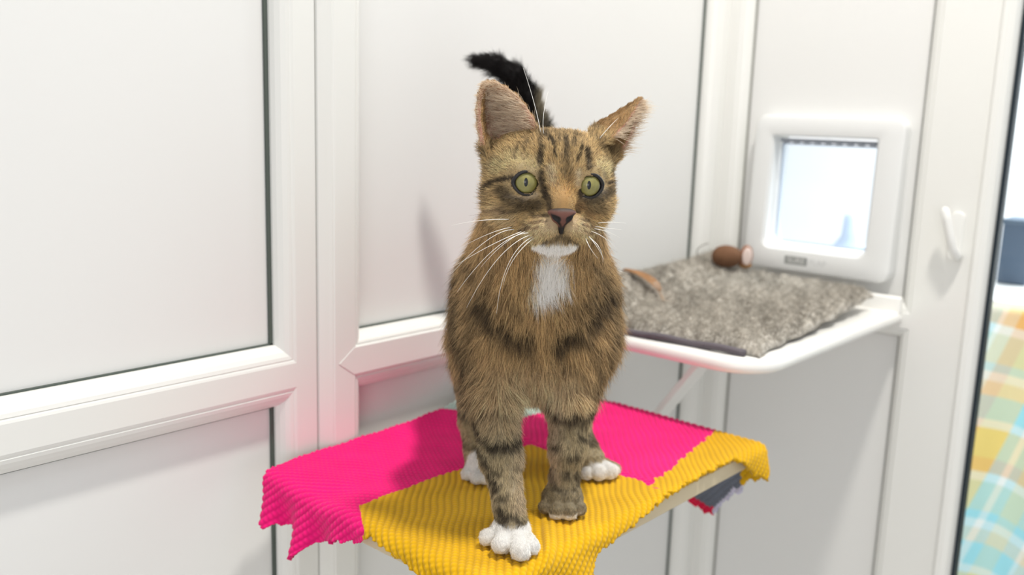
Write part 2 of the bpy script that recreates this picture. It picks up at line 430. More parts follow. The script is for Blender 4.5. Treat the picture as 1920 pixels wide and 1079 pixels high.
# ------------------------------------------------------------------ grey fleece mat on that shelf
def mat_cloth():
    P = []  # bilinear patch of the mat's outline: corners in rel coordinates
    A = np.array([0.936, 0.456]); B = np.array([1.318, 0.472]); Cc = np.array([1.328, 0.736]); Dd = np.array([0.908, 0.738])
    nu, nv = 340, 210
    U, V = np.meshgrid(np.linspace(0, 1, nu), np.linspace(0, 1, nv), indexing='ij')
    xy = (A[None, None] * ((1 - U) * (1 - V))[..., None] + B * (U * (1 - V))[..., None] + Cc * (U * V)[..., None] + Dd * ((1 - U) * V)[..., None])
    p3 = np.stack([xy[..., 0], xy[..., 1], np.zeros_like(U)], -1).reshape(-1, 3)
    wob = 0.005 * noise3(p3, 14, 1)
    edge = np.minimum.reduce([U, 1 - U]).ravel() * 0.44
    edgev = np.minimum.reduce([V, 1 - V]).ravel() * 0.28
    d = np.minimum(edge, edgev)
    th = 0.012 * np.sqrt(np.clip(d / 0.012, 0, 1)) + 0.001
    # woolly clumps
    q = p3.copy(); q[:, 0] *= 0.8
    q[:, 1] *= 1.5
    cl = noise3(q, 40, 2) * 0.35 + noise3(q, 85, 3) * 0.45 + noise3(q, 150, 4) * 0.4 + noise3(q, 230, 6) * 0.3
    th = th * (1.0 + 0.22 * cl)
    corner = np.clip((p3[:, 0] - 1.18) / 0.15, 0, 1) ** 1.6 * np.clip((p3[:, 1] - 0.655) / 0.08, 0, 1) ** 1.3
    z = -0.2575 + th + 0.018 * U.ravel() ** 1.5 + 0.036 * np.clip((V.ravel() - 0.72) / 0.28, 0, 1) ** 1.5 * (1 - 0.35 * U.ravel()) + 0.006 * corner
    pos = p3.copy(); pos[:, 2] = z
    dirx = np.where(U.ravel() < 0.5, -1, 1); pos[:, 0] += 0.006 * noise3(p3, 22, 5) * np.exp(-edge / 0.02)
    pos[:, 1] += 0.003 * noise3(p3, 16, 6) * np.exp(-edgev / 0.02) * (V.ravel() < 0.5)
    pos[:, 1] = np.minimum(pos[:, 1], 0.745)
    return pos, cl, nu, nv, p3, wob


pos, cl, nu, nv, p3, wob = mat_cloth()
me = bpy.data.meshes.new('fleece_mat')
me.from_pydata([rel(*p) for p in pos], [], grid_faces(nu, nv)); me.update()
me.polygons.foreach_set('use_smooth', [True] * len(me.polygons))
ca = me.color_attributes.new('tint', 'FLOAT_COLOR', 'POINT')
base = np.array(s2l(172, 166, 156)); lt = np.array(s2l(206, 200, 190)); dk = np.array(s2l(128, 122, 114))
t = np.clip(0.5 + 0.42 * cl + 0.12 * noise3(p3, 9, 7), 0, 1)[:, None]
colr = np.where(t < 0.5, dk + (base - dk) * t * 2, base + (lt - base) * (t - 0.5) * 2)
buf = np.ones((len(pos), 4)); buf[:, :3] = colr; ca.data.foreach_set('color', buf.ravel())
FLE = attr_mat('grey_fleece', 'tint', 0.95, 0.1, sheen=0.3, bump=(700, 0.6, 0.002))
me.materials.append(FLE)
fleece = bpy.data.objects.new('fleece_mat', me)
so = fleece.modifiers.new('solid', 'SOLIDIFY'); so.thickness = 0.003; so.offset = -1
mroot = tag(empty('pet_mat', rel(1.1, 0.6, -0.236)), 'shaggy grey fleece mat lying on the high white shelf', 'mat')
C.objects.link(fleece); fleece.parent = mroot; fleece.matrix_parent_inverse = Matrix.Translation(-mroot.location)
fleece.name = 'fleece_pile'
# grey fabric backing peeping out at the front
mb = MB(); pts = []
for k in range(40):
    t_ = k / 39; pts.append(rel(0.9045 + 0.026 * t_ + 0.0012 * math.sin(t_ * 19), 0.735 - 0.268 * t_, -0.2535 + 0.0010 * math.sin(t_ * 23)))
mb.tube(pts, 0.0045, 8)
mb.build('backing', mat('dark_grey_backing', s2l(96, 90, 96), 0.6, 0.3, noise=(40, 0.15)), mroot, smooth=True)


def hair_object(name, roots, dirs, lens, rad, cols, M, parent, bend=None, npts=5, tipcols=None, world_off=None):
    """real curve strands; roots, dirs (n,3), lens (n,), cols (n,3); bend (n,3) added quadratically"""
    n = len(roots)
    cu = bpy.data.hair_curves.new(name); cu.add_curves([npts] * n)
    t = np.linspace(0, 1, npts)[None, :, None]
    P = roots[:, None] + dirs[:, None] * lens[:, None, None] * t
    if bend is not None: P = P + bend[:, None] * lens[:, None, None] * t ** 2
    if world_off is not None: P = P - np.asarray(world_off)[None, None]
    cu.points.foreach_set('position', P.reshape(-1).astype(np.float32))
    R = (rad[:, None] * (1 - np.linspace(0, 1, npts)[None] ** 1.6 * 0.92)).astype(np.float32)
    if 'radius' not in cu.attributes: cu.attributes.new('radius', 'FLOAT', 'POINT')
    cu.attributes['radius'].data.foreach_set('value', R.reshape(-1))
    A = cu.attributes.new('tint', 'FLOAT_COLOR', 'POINT')
    tc = cols if tipcols is None else tipcols
    tt = np.linspace(0, 1, npts)[None, :, None] ** 0.9
    cc = np.ones((n, npts, 4), np.float32); cc[..., :3] = cols[:, None] * (1 - tt) + tc[:, None] * tt
    A.data.foreach_set('color', cc.reshape(-1))
    cu.materials.append(M)
    o = bpy.data.objects.new(name, cu); C.objects.link(o)
    if parent is not None: o.parent = parent
    return o


FURM = attr_mat('fur_strands', 'tint', 0.55, 0.25, translucent=0.22)
# fuzz of the fleece pile
nf = 60000
idx = rng.integers(0, len(pos), nf)
rt = np.array([rel(*p) for p in pos[idx]]) + rng.normal(size=(nf, 3)) * 0.0006
dr = np.stack([noise3(p3[idx], 40, 8), noise3(p3[idx], 40, 9), 0.75 + 0 * rt[:, 0]], -1) + rng.normal(size=(nf, 3)) * 0.35
dr /= np.linalg.norm(dr, axis=1)[:, None]
hair_object('fleece_fuzz', rt, dr, rng.uniform(0.003, 0.0065, nf), np.full(nf, 0.00022), colr[idx] * rng.uniform(0.8, 1.35, (nf, 1)), FURM, mroot,
            bend=rng.normal(size=(nf, 3)) * 0.5, npts=4, world_off=mroot.location)['kind'] = 'stuff'

# ------------------------------------------------------------------ toy mouse, feather
TB = attr_mat
tm = tag(empty('toy_mouse', rel(1.27, 0.680, -0.219)), 'brown toy mouse with a pink ear and wire tail at the back of the mat', 'cat toy')
o_t = np.array(rel(1.282, 0.686, -0.2030))
ax = np.array([0.62, -0.75, 0.0]); ax /= np.linalg.norm(ax); sd = np.array([0.75, 0.62, 0]); upv = np.array([0, 0, 1.0])


def blob(mb, c, ra, rb, rc, a=ax, b=sd, cc=upv, nu=24, nv=16, shape=None):
    vs = []
    for i in range(nu):
        th = 2 * math.pi * i / nu
        for j in range(nv):
            ph = math.pi * j / (nv - 1)
            k = shape(math.cos(ph)) if shape else 1.0
            vs.append(c + a * ra * math.cos(ph) + (b * rb * math.cos(th) + cc * rc * math.sin(th)) * math.sin(ph) * k)
    mb.add(vs, grid_faces(nu, nv, True))
    return mb


mb = blob(MB(), o_t, 0.0245, 0.019, 0.0175, shape=lambda c: 1 - 0.12 * c)
mb.build('body', mat('brown_felt', s2l(112, 82, 62), 0.95, 0.1, noise=(90, 0.25), bump=(400, 0.6, 0.002)), tm, smooth=True)
ea = np.array([-0.62, -0.78, 0.0]); eb = np.array([0.78, -0.62, 0.0])
mb = blob(MB(), o_t + ax * 0.027 + upv * 0.002 + ea * 0.004, 0.004, 0.011, 0.0175, a=ea, b=eb)
ear_o = mb.build('ear', mat('brown_rim', s2l(150, 108, 88), 0.9, 0.1, noise=(70, 0.2)), tm, smooth=True)
mb = blob(MB(), o_t + ax * 0.027 + upv * 0.002 + ea * 0.0072, 0.0025, 0.008, 0.0140, a=ea, b=eb)
mb.build('ear_lining', mat('pale_pink_felt', s2l(214, 196, 188), 0.9, 0.1), ear_o, smooth=True)
mb = MB(); base_ = o_t - ax * 0.022 - upv * 0.008
pts = [base_ - ax * (0.022 * math.sin(a) + 0.004) + upv * (0.014 * (1 - math.cos(a))) + sd * 0.004 * math.sin(2 * a) for a in np.linspace(0, 2.9, 18)]
mb.tube(pts, 0.0007, 6)
mb.build('tail', mat('grey_cord', s2l(128, 122, 112), 0.6, 0.3), tm, smooth=True)
mb = blob(MB(), o_t + ax * 0.028 - upv * 0.013, 0.010, 0.008, 0.005)
mb.build('snout', mat('tan_felt', s2l(142, 104, 66), 0.9, 0.1), tm, smooth=True)

fe = tag(empty('feather', rel(0.98, 0.64, -0.222)), 'curved brown feather lying on the fleece mat beside the cat', 'feather')
q0 = np.array(rel(1.071, 0.735, -0.2105)); q2 = np.array(rel(1.050, 0.652, -0.2390)); q1 = np.array(rel(1.085, 0.690, -0.2130))
fpts = [(1 - t) ** 2 * q0 + 2 * t * (1 - t) * q1 + t * t * q2 for t in np.linspace(0, 1, 24)]
mb = MB(); mb.tube(fpts, list(np.linspace(0.0004, 0.001, 24)), 6); mb.build('quill', mat('quill', s2l(196, 160, 120), 0.5, 0.4), fe, smooth=True)
mb = MB(); vs = []
for i, p in enumerate(fpts[:20]):
    t = i / 19; wd = 0.0095 * math.sin(math.pi * min(1, t * 0.92 + 0.08)) ** 0.6 + 0.0005
    tg = fpts[i + 1] - fpts[i]; tg /= np.linalg.norm(tg); sdv = np.cross(tg, upv); sdv /= np.linalg.norm(sdv)
    for s_ in (-1, -0.5, 0, 0.5, 1):
        vs.append(p + sdv * wd * s_ * (1 + 0.08 * math.sin(i * 2.3 + s_)) + upv * 0.003 * s_ * s_)
mb.add(vs, grid_faces(20, 5))
vane = mb.build('vane', mat('feather_brown', s2l(150, 112, 78), 0.7, 0.2, noise=(60, 0.3)), fe, smooth=True)
vane.modifiers.new('solid', 'SOLIDIFY').thickness = 0.0006
nb = 160; k = rng.integers(14, 24, nb); rt = np.array([fpts[i] for i in k]) + rng.normal(size=(nb, 3)) * 0.001
dr = rng.normal(size=(nb, 3)); dr[:, 2] = np.abs(dr[:, 2]) * 0.3; dr[:, :2] += np.array([-0.5, -0.6]); dr /= np.linalg.norm(dr, axis=1)[:, None]
hair_object('down', rt, dr, rng.uniform(0.008, 0.016, nb), np.full(nb, 0.0002), np.tile(s2l(226, 216, 204), (nb, 1)), FURM, fe, bend=rng.normal(size=(nb, 3)) * 0.4, world_off=fe.location)['kind'] = 'stuff'

# ------------------------------------------------------------------ adhesive hook on the door stile
hk = tag(empty('adhesive_hook', rel(1.349, 0.38, -0.14)), 'small white adhesive hook stuck on the door stile', 'hook')
mb = MB(); q = rounded_rect(0.3685, 0.3860, -0.177, -0.109, 0.008, 6)
ring_solid(mb, [[rel(1.3495, y, z) for y, z in q], [rel(1.3465, y, z) for y, z in q], [rel(1.3455, y * 0.97 + 0.03 * 0.377, z * 0.97 - 0.03 * 0.143) for y, z in q]])
mb.build('plate', WHITE, hk, smooth=False, bevel=0.0008)
mb = MB()
hp = [rel(1.341, 0.3720, -0.168), rel(1.333, 0.3755, -0.158), rel(1.330, 0.3800, -0.140), rel(1.327, 0.3850, -0.120), rel(1.325, 0.3885, -0.106)]
mb.tube([rel(1.347, 0.3705, -0.171)] + hp + [rel(1.3245, 0.3892, -0.102)], [0.006, 0.0065, 0.0062, 0.0062, 0.0064, 0.0060, 0.002], 14)
mb.build('hook_arm', WHITE, hk, smooth=True)

# ------------------------------------------------------------------ beyond the glass
mb = MB(); mb.box(2.6, 2.65, -3.0, 1.6, 0.0, 2.6)
tag(mb.build('wall_far', mat('far_white', s2l(250, 250, 250), 0.6, 0.3)), kind='structure')
ob = tag(empty('bench', rel(2.2, 0.40, -0.9)), 'white bench seen through the glass door', 'bench')
mb = MB(); mb.box(*[v for pair in zip(rel(1.85, 0.47 - 0.8, -0.335), rel(2.9, 0.492, -0.305)) for v in pair]); mb.build('top', WHITE2, ob, bevel=0.004)
mb = MB()
for (x, y) in ((1.9, 0.44), (2.8, 0.44), (1.9, -0.28), (2.8, -0.28)): mb = mb
for (x, y) in ((1.92, 0.46), (2.84, 0.46), (1.92, -0.28), (2.84, -0.28)):
    b_ = MB(); b_.box(*[v for pair in zip(rel(x - 0.02, y - 0.02, -1.35), rel(x + 0.02, y + 0.02, -0.335)) for v in pair]); b_.build('leg', WHITE2, ob)
bb = tag(empty('storage_box', rel(2.2, 0.45, -0.305)), 'dark slate box standing on the white bench beyond the glass', 'box')
mb = MB(); mb.box(*[v for pair in zip(rel(2.06, 0.435, -0.305), rel(2.14, 0.490, -0.175)) for v in pair]); mb.build('body', mat('slate_box', s2l(84, 98, 116), 0.6, 0.3), bb, bevel=0.004)
mb = MB(); mb.box(*[v for pair in zip(rel(2.055, 0.430, -0.183), rel(2.145, 0.492, -0.172)) for v in pair]); mb.build('lid', mat('slate_lid', s2l(92, 106, 122), 0.6, 0.3), bb, bevel=0.002)

# plaid blanket hanging from that bench
PL = bpy.data.materials.new('plaid_cloth'); PL.use_nodes = True
nt = PL.node_tree; pb = nt.nodes['Principled BSDF']; pb.inputs['Roughness'].default_value = 0.9; pb.inputs['Specular IOR Level'].default_value = 0.1
uv = nt.nodes.new('ShaderNodeAttribute'); uv.attribute_name = 'weave'
sp = nt.nodes.new('ShaderNodeSeparateXYZ'); nt.links.new(uv.outputs['Vector'], sp.inputs[0])


def ramp(sock, period, stops):
    d = nt.nodes.new('ShaderNodeMath'); d.operation = 'DIVIDE'; d.inputs[1].default_value = period; nt.links.new(sock, d.inputs[0])
    f = nt.nodes.new('ShaderNodeMath'); f.operation = 'FRACT'; nt.links.new(d.outputs[0], f.inputs[0])
    r = nt.nodes.new('ShaderNodeValToRGB'); r.color_ramp.interpolation = 'CONSTANT'
    el = r.color_ramp.elements
    while len(el) > 1: el.remove(el[-1])
    el[0].position = 0; el[0].color = (*stops[0][1], 1)
    for p_, c_ in stops[1:]:
        x = el.new(p_); x.color = (*c_, 1)
    nt.links.new(f.outputs[0], r.inputs[0]); return r.outputs[0]


WA = s2l(254, 253, 250); OR = s2l(253, 188, 110); YE = s2l(254, 220, 128); AQ = s2l(172, 232, 243); GR = s2l(216, 230, 204); SA = s2l(246, 228, 198)  # weave colours paled with white to stand in for overexposure
r1 = ramp(sp.outputs[0], 0.22, [(0, GR), (0.16, AQ), (0.24, WA), (0.30, AQ), (0.40, YE), (0.62, OR), (0.74, SA), (0.84, WA), (0.88, AQ)])
r2 = ramp(sp.outputs[1], 0.27, [(0, YE), (0.20, OR), (0.30, WA), (0.36, GR), (0.56, AQ), (0.62, WA), (0.68, SA), (0.78, AQ), (0.94, WA)])
mx = nt.nodes.new('ShaderNodeMix'); mx.data_type = 'RGBA'; mx.inputs['Factor'].default_value = 0.5
nt.links.new(r1, mx.inputs['A']); nt.links.new(r2, mx.inputs['B']); nt.links.new(mx.outputs['Result'], pb.inputs['Base Color'])
nu, nv = 60, 50; vs = []; wv = []
for i in range(nu):
    y = 0.495 - 0.62 * i / (nu - 1)
    for j in range(nv):
        dz = 0.72 * j / (nv - 1)
        xx = 1.835 - 0.16 * dz + 0.018 * math.sin(y * 38) * min(1, dz * 5) - (0.0 if dz > 0.015 else 0.0)
        vs.append(rel(xx, y, -0.315 - dz)); wv.append((y * 1.0 - dz * 0.30, dz + 0.12 * y, 0))
for i in range(nu):
    for j in range(1): pass
me = bpy.data.meshes.new('plaid_blanket'); me.from_pydata(vs, [], grid_faces(nu, nv)); me.update()
me.polygons.foreach_set('use_smooth', [True] * len(me.polygons))
at = me.attributes.new('weave', 'FLOAT_VECTOR', 'POINT'); at.data.foreach_set('vector', np.array(wv, np.float32).ravel())
me.materials.append(PL); o = bpy.data.objects.new('plaid_blanket', me); C.objects.link(o); o.modifiers.new('solid', 'SOLIDIFY').thickness = 0.003
tag(o, 'orange, yellow and aqua checked cloth hanging from the bench beyond the glass', 'blanket')
# pale blue shape seen through the flap
cn = MB(); cc_ = np.array(rel(1.95, 0.758, -0.33)); nn = 24; vs = []
for z, r_ in ((-0.9, 0.05), (0.0, 0.05), (0.05, 0.045), (0.09, 0.026), (0.15, 0.018), (0.17, 0.0)):
    vs += [cc_ + np.array([r_ * math.cos(2 * math.pi * k / nn), r_ * math.sin(2 * math.pi * k / nn), z]) for k in range(nn)]
cn.add(vs, [(i * nn + k, i * nn + (k + 1) % nn, (i + 1) * nn + (k + 1) % nn, (i + 1) * nn + k) for i in range(5) for k in range(nn)])
sb_ = [v for v in cn.v]
stand_top = 1.35 - 0.33
cn2 = MB(); vs = []
for z, r_ in ((0.0, 0.042), (0.06, 0.042), (0.075, 0.036), (0.10, 0.018), (0.145, 0.014), (0.148, 0.0)):
    vs += [cc_ + np.array([r_ * math.cos(2 * math.pi * k / nn), r_ * math.sin(2 * math.pi * k / nn), z]) for k in range(nn)]
cn2.add(vs, [(i * nn + k, i * nn + (k + 1) % nn, (i + 1) * nn + (k + 1) % nn, (i + 1) * nn + k) for i in range(5) for k in range(nn)])
tag(cn2.build('bottle', mat('pale_blue_plastic', s2l(206, 222, 244), 0.4, 0.4), smooth=True), 'pale blue bottle seen blurred through the clear flap', 'bottle')
sh = MB(); sh.box(*[v for pair in zip(rel(1.80, 0.62, -0.36), rel(2.3, 1.3, -0.33)) for v in pair]); sh.box(*[v for pair in zip(rel(2.0, 0.7, -1.35), rel(2.1, 1.2, -0.36)) for v in pair])
tag(sh.build('pedestal_table', WHITE2, bevel=0.004), 'white pedestal table seen through the clear flap', 'table')

# ------------------------------------------------------------------ the low platform and its knitted blanket
X0, X1, Y0, Y1 = 0.486, 0.922, 0.440, 0.744
plat = tag(empty('wall_platform', rel(0.70, 0.744, -0.37)), 'beige wall mounted platform under the pink and yellow knitted blanket', 'platform')
mb = MB(); q = rounded_rect(X0, X1, Y0, Y1, (0.004, 0.004, 0.025, 0.025), 8)
ring_solid(mb, [[rel(x, y, z) for x, y in q] for z in (-0.376, -0.3585)])
mb.build('board', mat('beige_board', s2l(206, 190, 160), 0.5, 0.3, noise=(8, 0.05)), plat, bevel=0.0015)
mb = MB(); mb.box(*[v for pair in zip(rel(0.53, 0.722, -0.388), rel(0.87, 0.7475, -0.376)) for v in pair])
mb.build('mounting_rail', PVC, plat, bevel=0.001)

RC = 0.011
da = 0.001
A_, B_ = np.meshgrid(np.arange(0.37, 1.045, da), np.arange(0.300, 0.7445, da), indexing='ij')
na, nbb = A_.shape
a = A_.ravel(); b = B_.ravel(); p2 = np.stack([a, b, 0 * a], -1)
wobc = 0.004 * noise3(p2, 9, 3)
ex = np.where(a < X0, a - X0, np.where(a > X1, a - X1, 0.0)); ey = np.where(b < Y0, b - Y0, 0.0)
l = np.hypot(ex, ey); nx = np.where(l > 0, ex / np.maximum(l, 1e-9), 0); ny = np.where(l > 0, ey / np.maximum(l, 1e-9), 0)
TM = 1.48
th = np.clip(l / RC, 0, TM); l2 = np.maximum(l - RC * TM, 0)
outw = RC * np.sin(th) + l2 * math.cos(TM); down = RC * (1 - np.cos(th)) + l2 * math.sin(TM)
fold = np.where(a < X0, np.sin((b - 0.61) * 2 * math.pi / 0.052 + 1.0) * 0.26, 0) + np.where(b < Y0, np.sin((a + b * 0.5) * 2 * math.pi / 0.085) * 0.16, 0)
outw = outw + l2 * fold
zz = -0.3510 - down + 0.0
zz += np.clip((b - 0.66) / 0.07, 0, 1) ** 2 * 0.005 + 0.016 * np.exp(-((a - 0.79) / 0.055) ** 2 - ((b - 0.742) / 0.045) ** 2)
flat = np.exp(-(l / 0.01))
bumpy = np.clip(0.0028 * noise3(p2, 7, 5) + 0.0012 * noise3(p2, 17, 6), -0.0015, 0.006)
zz += bumpy * 0.8 * np.clip((b - 0.55) / 0.1, 0, 1)
# a soft crease running diagonally across the yellow square
cr = (a - 0.555) * 0.62 - (b - 0.44) * 0.78
zz += 0.0035 * np.exp(-(cr / 0.006) ** 2) * (b < 0.50) * np.clip((0.50 - b) / 0.04, 0, 1)
px_ = a.copy(); py_ = b.copy()
px_ = np.where(l > 0, np.clip(a, X0, X1) + nx * outw, a); py_ = np.where(l > 0, np.maximum(b, Y0) + ny * outw, b)
# knit pattern coordinates (squares knitted corner to corner)
yb = 0.612 + 0.004 * noise3(p2, 12, 2) - 0.034 * np.clip((0.495 - a) / 0.02, 0, 1)
yellow = ((a < 0.731 + 0.003 * noise3(p2, 30, 4)) & (b < yb)) | ((a >= 0.729) & (b < 0.456 + 0.19 * (a - 0.73) + 0.0025 * noise3(p2, 40, 1)))
yellow &= ~((a >= 0.731) & (a < 0.735) & (b > 0.5))
left_pink = (~yellow) & (a < 0.74)
c1 = 0.66 * a - 0.75 * b; c2 = 0.75 * a + 0.66 * b
ac = np.where(left_pink, c2, c1); al = np.where(left_pink, c1, c2)
ac = ac + 0.0012 * noise3(p2, 14, 8)
per = 0.0062
ridge = np.abs(np.sin(math.pi * ac / per)) ** 0.8
row = np.floor(ac / per)
st = 0.5 + 0.5 * np.sin(2 * math.pi * al / 0.0048 + row * 2.4)
disp = 0.0019 * ridge * (0.55 + 0.45 * st)
# outward normal of the draped cloth, approximate
cx = nx * np.sin(th); cy = ny * np.sin(th); cz = np.cos(th)
px_ += cx * disp; py_ += cy * disp; zz += cz * disp
mint = (b > 0.674) & (a > 0.724 + 0.7 * (0.744 - b))
# colours
PK = s2l(250, 26, 126); YL = s2l(226, 174, 14); MT = s2l(196, 222, 210); GY = s2l(112, 118, 132); RD = s2l(226, 20, 70); LI = s2l(214, 210, 232)
colb = np.tile(PK, (len(a), 1)); colb[yellow] = YL; colb[mint] = MT
hangR = np.interp(b, [0.30, 0.455, 0.462, 0.470, 0.500, 0.532, 0.540, 0.75], [0.055, 0.055, 0.078, 0.080, 0.118, 0.108, 0.03, 0.03])
gy = a > X1 + 0.034; colb[gy & ~(b < 0.462)] = GY
colb[gy & (a > X1 + hangR - 0.010) & (b > 0.497)] = RD
colb[gy & (a > X1 + hangR - 0.008) & (b <= 0.497) & (b > 0.46)] = LI
hangL = np.interp(b, [0.30, 0.545, 0.572, 0.582, 0.605, 0.622, 0.64, 0.660, 0.671, 0.690, 0.700, 0.722, 0.733, 0.745], [0.035, 0.020, 0.012, 0.022, 0.028, 0.032, 0.040, 0.054, 0.064, 0.046, 0.046, 0.052, 0.016, -0.040])
hangF = np.interp(a, [0.37, 0.47, 0.575, 0.590, 0.605, 0.67, 0.72, 0.80, 0.86, 0.895, 0.93, 1.1], [0.10, 0.125, 0.115, 0.060, 0.026, 0.014, 0.006, 0.003, 0.004, 0.03, 0.05, 0.05])
jag = 0.0022 * np.abs(np.sin(math.pi * (a + b) / 0.011)) + 0.0015 * noise3(p2, 60, 7)
keep = ((X0 - a) < hangL + jag) & ((a - X1) < hangR + jag) & ((Y0 - b) < hangF + jag) & ~((a < X0) & (b < Y0) & (l > 0.09))
keep &= ~((a > X1) & (b < Y0) & ((a - X1) + (Y0 - b) * 1.2 > 0.052))
colb = colb * (0.70 + 0.30 * ridge * (0.5 + 0.5 * st))[:, None] ** 1.0  # shade of furrows and stitch holes put into the wool colour
colb = colb * (1 + 0.05 * noise3(p2, 25, 9))[:, None]
K = keep.reshape(na, nbb); fm = K[:-1, :-1] & K[1:, :-1] & K[1:, 1:] & K[:-1, 1:]
I = np.arange(na * nbb).reshape(na, nbb)
F = np.stack([I[:-1, :-1][fm], I[1:, :-1][fm], I[1:, 1:][fm], I[:-1, 1:][fm]], -1)


def mesh_np(name, V, F, cols=None, attr='tint'):
    used = np.unique(F); rm = -np.ones(len(V), int); rm[used] = np.arange(len(used)); V = V[used]; F = rm[F]
    me = bpy.data.meshes.new(name); me.vertices.add(len(V)); me.vertices.foreach_set('co', V.astype(np.float32).ravel())
    k = F.shape[1]; me.loops.add(F.size); me.loops.foreach_set('vertex_index', F.astype(np.int32).ravel())
    me.polygons.add(len(F)); me.polygons.foreach_set('loop_start', np.arange(0, F.size, k, dtype=np.int32)); me.polygons.foreach_set('loop_total', np.full(len(F), k, np.int32))
    me.update(calc_edges=True); me.validate()
    me.polygons.foreach_set('use_smooth', [True] * len(me.polygons))
    if cols is not None:
        ca = me.color_attributes.new(attr, 'FLOAT_COLOR', 'POINT'); bf = np.ones((len(V), 4), np.float32); bf[:, :3] = cols[used]
        ca.data.foreach_set('color', bf.ravel())
    return me, used


V = np.stack([px_ + CAM[0], py_ + CAM[1], zz + CAM[2]], -1)
me, used = mesh_np('knitted_blanket', V, F, colb)
me.materials.append(attr_mat('knitted_wool', 'tint', 0.9, 0.12, sheen=0.15, bump=(1400, 0.35, 0.001)))
blanket = bpy.data.objects.new('knitted_blanket', me); C.objects.link(blanket)
so = blanket.modifiers.new('solid', 'SOLIDIFY'); so.thickness = 0.0045; so.offset = -1
tag(blanket, 'hot pink and mustard yellow knitted patchwork blanket draped over the platform under the cat', 'blanket')

#CAT#
# ------------------------------------------------------------------ the cat
# cat space: u to the photo's right, n towards the viewer, z up from the blanket (metres)
R0 = np.array([math.sin(YAW), -math.cos(YAW), 0.0]); N0 = -np.array([math.cos(YAW), math.sin(YAW), 0.0])
CO = np.array([0.60, 0.50, -0.3495]) + CAM
BAS = np.stack([R0, N0, np.array([0, 0, 1.0])])       # rows


def c2w(p): return np.asarray(p, float) @ BAS + CO


def cdir(d): return np.asarray(d, float) @ BAS


HC = np.array([0.0060, 0.027, 0.299]); PSI = math.radians(10.0); CP, SP = math.cos(PSI), math.sin(PSI)


def h2c(q):                                           # head space (x right, y up, z out of the face) -> cat space
    q = np.asarray(q, float)
    return np.stack([HC[0] + q[..., 0] * CP + q[..., 2] * SP, HC[1] - q[..., 0] * SP + q[..., 2] * CP, HC[2] + q[..., 1]], -1)


def c2h(p):
    d = p - HC
    return np.stack([d[..., 0] * CP - d[..., 1] * SP, d[..., 2], d[..., 0] * SP + d[..., 1] * CP], -1)


def face_chart(q):                                    # flat chart of the face used to lay out its markings
    s = (0.75 - q[..., 2]) / 1722.6
    return 1032 + (q[..., 0] * CP + q[..., 2] * SP) / s, 342 - (q[..., 1] - 0.064 * q[..., 2]) / s


def from_chart(fx, fy, z):
    s = (0.75 - z) / 1722.6
    return np.array([((fx - 1032) * s - z * SP) / CP, (342 - fy) * s + 0.064 * z, z])


def sd_cap(P, a, b, ra, rb):
    a = np.array(a, float); b = np.array(b, float); ab = b - a
    t = np.clip(((P - a) @ ab) / (ab @ ab + 1e-12), 0, 1)
    return np.linalg.norm(P - a - t[..., None] * ab, axis=-1) - (ra + (rb - ra) * t)


def sd_ell(P, c, r):
    q = (P - np.array(c)); r = np.array(r, float)
    k0 = np.linalg.norm(q / r, axis=-1); k1 = np.linalg.norm(q / (r * r), axis=-1)
    return k0 * (k0 - 1) / np.maximum(k1, 1e-6)


def smin(a, b, k):
    h = np.clip(0.5 + 0.5 * (b - a) / k, 0, 1)
    return b + (a - b) * h - k * h * (1 - h)


